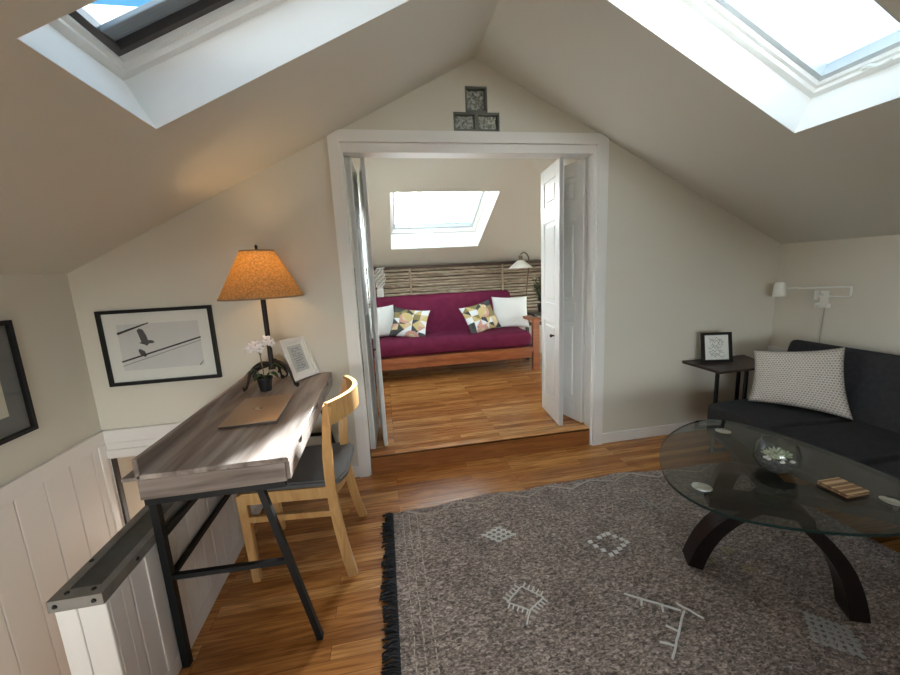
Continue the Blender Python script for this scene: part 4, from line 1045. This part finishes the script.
pillow('throw_cushion', 'geometric patterned cushion on the futon, leaning on the white cushion by the armrest', 1.152, 4.41, .790, .44, .385, .12, r(12), r(26), r(12), PAL, 6, tri_cells(5, True), .10, 'cushions on the futon')
pillow('throw_cushion', 'geometric patterned cushion on the futon, beside the white cushion by the folded door', .288, 4.41, .782, .44, .38, .12, r(-10), r(26), r(-10), PAL, 7, tri_cells(9, False), .10, 'cushions on the futon')

# bamboo screen fixed to the knee wall
bs = thing('bamboo_screen', 'split bamboo screen covering the low wall behind the futon', 'screen', (.9, YB-.03, .6))
bm = B(); z = .60
while z < 1.425:
    h = random.uniform(.030, .046); pts = []
    for k in range(25):
        x = -.74+k*(3.0/24); pts.append(V((x, YB-.022, z+h/2+.008*noise.noise(V((x*2, z*31, 0))))))
    rings = tube(bm, pts, h/2*.86, 8)
    z += h*1.0+random.uniform(0, .007)
obj('slat_panel', bm, M['bamboo'], bs, smooth=50)
bm = B(); box(bm, (-.745, YB-.010, .55), (2.9, YB-.002, 1.455)); obj('backing', bm, M['bambooback'], bs)
for x in (-.40, .372, 1.622, 2.20):
    bm = B(); tube(bm, [(x, YB-.042, .55), (x+.004, YB-.042, 1.0), (x, YB-.042, 1.43)], .014, 8); obj('post', bm, M['bamboopost'], bs, smooth=60)
bm = B(); box(bm, (-.745, YB-.055, 1.422), (2.9, YB-.002, 1.458), .005); obj('top_rail', bm, M['bambootop'], bs)

# lace hanging at the screen, near the folded door
lh = thing('lace_hanging', 'white lace hanging on the bamboo screen beside the folded door', 'wall hanging', (-.012, YB-.07, 1.44))
bm = B()
hx = lambda v: .062*math.sin(math.pi*min(1, max(0, .18+v*.75)))+.006
for k in range(9):
    u = -1+2*k/8; pts = []
    for i in range(25):
        v = i/24; pts.append(V((-.022+u*hx(v)+.010*math.sin(i*1.15+k*1.6), YB-.070+.003*math.cos(i+k), 1.435-v*.255)))
    tube(bm, pts, .0036, 6)
obj('lace_web', bm, M['lace'], lh, smooth=60)
bm = B()
for k in range(12):
    u = -1+2*k/11; tube(bm, [(-.022+u*.036, YB-.07, 1.190), (-.024+u*.040, YB-.07, 1.12), (-.024+u*.036, YB-.07, 1.05+.03*abs(u))], .0035, 6)
obj('tassel', bm, M['lace'], lh)
bm = B(); tube(bm, [(-.05, YB-.07, 1.446), (.05, YB-.07, 1.446)], .007, 8); obj('hanging_rod', bm, M['lace'], lh)

# reading floor lamp
rl = thing('floor_lamp', 'bronze floor lamp with a white bell shade, behind the armrest of the futon', 'lamp', (1.885, 4.80, ZS))
bm = B(); lathe(bm, [(0, ZS), (.11, ZS), (.11, ZS+.015), (.02, ZS+.03), (0, ZS+.03)], (1.895, 4.80, 0), 28); obj('base', bm, M['bronze'], rl, smooth=40)
bm = B(); tube(bm, catmull([(1.895, 4.80, ZS+.02), (1.895, 4.80, .9), (1.935, 4.79, 1.40), (1.925, 4.78, 1.50), (1.880, 4.76, 1.552), (1.83, 4.73, 1.555), (1.795, 4.71, 1.535)], 8), .0075, 10); obj('pole', bm, M['bronze'], rl, smooth=60)
bm = B(); lathe(bm, [(0, 1.520), (.020, 1.520), (.024, 1.500), (.022, 1.445), (0, 1.445)], (1.787, 4.70, 0), 20); obj('socket', bm, M['bronze'], rl, smooth=40)
bm = B(); lathe(bm, [(.022, 1.462), (.045, 1.455), (.10, 1.410), (.150, 1.368), (.150, 1.362), (.10, 1.402), (.045, 1.446), (.022, 1.455)], (1.787, 4.70, 0), 36, closed=True); obj('lamp_shade', bm, M['milk'], rl, smooth=50)

# dark table and plant at the futon's end
et = thing('end_table', 'small black end table beside the futon armrest, under the leafy plant', 'side table', (2.02, 4.52, ZS))
bm = B(); box(bm, (1.825, 4.36, .765), (2.22, 4.70, .79), .006); obj('tabletop', bm, M['blackwood'], et)
for (x, y) in ((1.84, 4.38), (2.17, 4.38), (1.84, 4.65), (2.17, 4.65)):
    bm = B(); box(bm, (x, y, ZS), (x+.035, y+.035, .765)); obj('leg', bm, M['blackwood'], et)
fp = thing('potted_plant', 'tall leafy potted plant on the black end table beyond the futon', 'plant', (2.02, 4.56, .79))
bm = B(); lathe(bm, [(0, .79), (.05, .79), (.066, .89), (.058, .89), (.05, .87), (0, .87)], (2.02, 4.56, 0), 24); obj('pot', bm, M['pot'], fp, smooth=40)
sb = B(); fb = B()
for k in range(16):
    a = random.random()*6.28; l = random.uniform(.05, .14); h = random.uniform(.22, .42)
    p = catmull([(2.02, 4.56, .87), (2.02+.3*l*math.cos(a), 4.56+.3*l*math.sin(a), .87+h*.5), (2.02+l*math.cos(a), 4.56+l*math.sin(a), .87+h)], 5)
    tube(sb, p, .003, 5)
    for q in p[3:]:
        for s in range(3):
            b2 = random.random()*6.28; d = V((math.cos(b2), math.sin(b2), random.uniform(-.3, .7))).normalized()
            w = d.orthogonal().normalized()*.008; e = q+d*random.uniform(.04, .07)
            c_ = q.lerp(e, .5); o_ = d.cross(w).normalized()*.001
            vs = [fb.verts.new(x) for x in (q, c_+w, e, c_-w, c_+o_)]
            for i in range(4): fb.faces.new((vs[i], vs[(i+1) % 4], vs[4]))
            fb.faces.new((vs[3], vs[2], vs[1], vs[0]))
obj('stem', sb, M['stem'], fp); obj('foliage', fb, M['darkleaf'], fp)

# ------------------------------------------------------------------ light
w = bpy.data.worlds.new('sky'); bpy.context.scene.world = w; w.use_nodes = True; t = w.node_tree
bg = t.nodes['Background']; out = t.nodes['World Output']
tc = t.nodes.new('ShaderNodeTexCoord')
n = t.nodes.new('ShaderNodeTexNoise'); n.inputs['Scale'].default_value = 5.5; n.inputs['Detail'].default_value = 6; n.inputs['Distortion'].default_value = .5
t.links.new(tc.outputs['Generated'], n.inputs['Vector'])
dt = t.nodes.new('ShaderNodeVectorMath'); dt.operation = 'DOT_PRODUCT'
bd = V((-.62, .62, .48)).normalized(); dt.inputs[1].default_value = bd
t.links.new(tc.outputs['Generated'], dt.inputs[0])
mr = t.nodes.new('ShaderNodeMapRange'); mr.inputs['From Min'].default_value = .62; mr.inputs['From Max'].default_value = .86; mr.clamp = True
t.links.new(dt.outputs['Value'], mr.inputs['Value'])
cl = t.nodes.new('ShaderNodeMapRange'); cl.inputs['From Min'].default_value = .64; cl.inputs['From Max'].default_value = 1.0
t.links.new(n.outputs['Fac'], cl.inputs['Value'])
iv = t.nodes.new('ShaderNodeMath'); iv.operation = 'SUBTRACT'; iv.inputs[0].default_value = 1.0; t.links.new(cl.outputs[0], iv.inputs[1])
ml = t.nodes.new('ShaderNodeMath'); ml.operation = 'MULTIPLY'; t.links.new(iv.outputs[0], ml.inputs[0]); t.links.new(mr.outputs[0], ml.inputs[1])
mx = t.nodes.new('ShaderNodeMix'); mx.data_type = 'RGBA'
mx.inputs['A'].default_value = (.74, 1.06, 1.42, 1); mx.inputs['B'].default_value = (.10, .34, .60, 1)
t.links.new(ml.outputs[0], mx.inputs['Factor'])
d2_ = t.nodes.new('ShaderNodeVectorMath'); d2_.operation = 'DOT_PRODUCT'; d2_.inputs[1].default_value = V((.24, .92, .24)).normalized()
t.links.new(tc.outputs['Generated'], d2_.inputs[0])
g2 = t.nodes.new('ShaderNodeMapRange'); g2.interpolation_type = 'SMOOTHSTEP'; g2.inputs['From Min'].default_value = .88; g2.inputs['From Max'].default_value = .97
t.links.new(d2_.outputs['Value'], g2.inputs['Value'])
sx = t.nodes.new('ShaderNodeSeparateXYZ'); t.links.new(tc.outputs['Generated'], sx.inputs[0])
hz = t.nodes.new('ShaderNodeMapRange'); hz.interpolation_type = 'SMOOTHSTEP'; hz.inputs['From Min'].default_value = .27; hz.inputs['From Max'].default_value = .07; hz.clamp = True
t.links.new(sx.outputs['Z'], hz.inputs['Value'])
hm = t.nodes.new('ShaderNodeMix'); hm.data_type = 'RGBA'; hm.inputs['B'].default_value = (10.6, 11.2, 11.2, 1)
t.links.new(hz.outputs[0], hm.inputs['Factor']); t.links.new(mx.outputs['Result'], hm.inputs['A'])
gd = t.nodes.new('ShaderNodeMapRange'); gd.inputs['From Min'].default_value = -.03; gd.inputs['From Max'].default_value = .01; t.links.new(sx.outputs['Z'], gd.inputs['Value'])
gm = t.nodes.new('ShaderNodeMix'); gm.data_type = 'RGBA'; gm.inputs['A'].default_value = (1.2, 1.15, 1.0, 1); t.links.new(gd.outputs[0], gm.inputs['Factor']); t.links.new(hm.outputs['Result'], gm.inputs['B'])
gx = t.nodes.new('ShaderNodeMix'); gx.data_type = 'RGBA'; gx.blend_type = 'MIX'; gx.inputs['B'].default_value = (32, 33.5, 34, 1)
t.links.new(g2.outputs[0], gx.inputs['Factor']); t.links.new(gm.outputs['Result'], gx.inputs['A'])
t.links.new(gx.outputs['Result'], bg.inputs['Color']); bg.inputs['Strength'].default_value = 1.0

def portal(name, mtx, cx, cy, z, sx, sy):
    l = bpy.data.lights.new(name, 'AREA'); l.shape = 'RECTANGLE'; l.size = sx; l.size_y = sy; l.cycles.is_portal = True
    o = bpy.data.objects.new(name, l); C.objects.link(o)
    m = mtx @ Matrix.Translation((cx, cy, z))
    if m.determinant() < 0: m = m @ Matrix.Diagonal((1, -1, 1, 1))
    o.matrix_world = m      # emits along local -z: into the room
portal('skylight_portal', mL, aL+SKL/2, (SY0+SY1)/2, .28, SKL, SY1-SY0)
portal('skylight_portal', mR @ Matrix.Diagonal((1, 1, 1, 1)), aR+SKL/2, (SY0+SY1)/2, .28, SKL, SY1-SY0)
portal('skylight_portal', mB, (bX0+bX1)/2, (b0+b1)/2, .22, bX1-bX0, b1-b0)
portal('added_window_portal', frame_mtx((-.86, 0, 0), (0, 1, 0), (0, 0, 1), (-1, 0, 0)), 3.625, 1.35, .02, 1.25, .8)
portal('added_window_portal', frame_mtx((XR+.13, 0, 0), (0, 1, 0), (0, 0, 1), (1, 0, 0)), 3.9, .95, .02, 1.5, .8)
portal('added_window_portal', frame_mtx((0, YBACK-.1, 0), (1, 0, 0), (0, 0, 1), (0, -1, 0)), -.30, 1.025, .02, 1.9, 1.15)
def point(name, loc, e, c, r=.03):
    l = bpy.data.lights.new(name, 'POINT'); l.energy = e; l.color = c; l.shadow_soft_size = r
    o = bpy.data.objects.new(name, l); C.objects.link(o); o.location = loc; return o
point('lamp_bulb_light', (lc.x, lc.y, 1.425), 13, (1, .57, .23), .03)
sn = bpy.data.lights.new('hazy_sun', 'SUN'); sn.energy = 48; sn.angle = math.radians(7); sn.color = (.88, .96, 1)
so = bpy.data.objects.new('hazy_sun', sn); C.objects.link(so); so.rotation_euler = V((-.325, -.88, -.36)).to_track_quat('-Z', 'Y').to_euler()
point('added_stairwell_light', (-1.25, D+.5, -.35), 3.0, (1, .92, .82), .08)  # unseen lamp added to light the stairwell

# ------------------------------------------------------------------ camera
yaw, pit, rol, f = -0.171475067, 0.173637222, -0.0488212878, 375.093374
cy, sy, cp_, sp, cr, sr_ = math.cos(yaw), math.sin(yaw), math.cos(pit), math.sin(pit), math.cos(rol), math.sin(rol)
Rm = Matrix(((cr, -sr_, 0), (sr_, cr, 0), (0, 0, 1))) @ Matrix(((1, 0, 0), (0, cp_, -sp), (0, sp, cp_))) @ Matrix(((1, 0, 0), (0, 0, -1), (0, 1, 0))) @ Matrix(((cy, sy, 0), (-sy, cy, 0), (0, 0, 1)))
cam = bpy.data.cameras.new('camera'); cam.sensor_width = 36; cam.lens = f/900*36; cam.clip_start = .02
co = bpy.data.objects.new('camera', cam); C.objects.link(co)
co.matrix_world = Matrix(((Rm[0][0], -Rm[1][0], -Rm[2][0], 0), (Rm[0][1], -Rm[1][1], -Rm[2][1], 0), (Rm[0][2], -Rm[1][2], -Rm[2][2], 1.36), (0, 0, 0, 1)))
sc = bpy.context.scene; sc.camera = co
sc.view_settings.view_transform = 'Standard'; sc.view_settings.look = 'None'; sc.view_settings.gamma = 1; sc.view_settings.exposure = 0.88
sc.view_settings.use_curve_mapping = False
sc.cycles.max_bounces = 14; sc.cycles.diffuse_bounces = 8; sc.cycles.transparent_max_bounces = 16; sc.cycles.use_denoising = True
sc.cycles.sample_clamp_indirect = 6; sc.cycles.caustics_reflective = False; sc.cycles.caustics_refractive = False
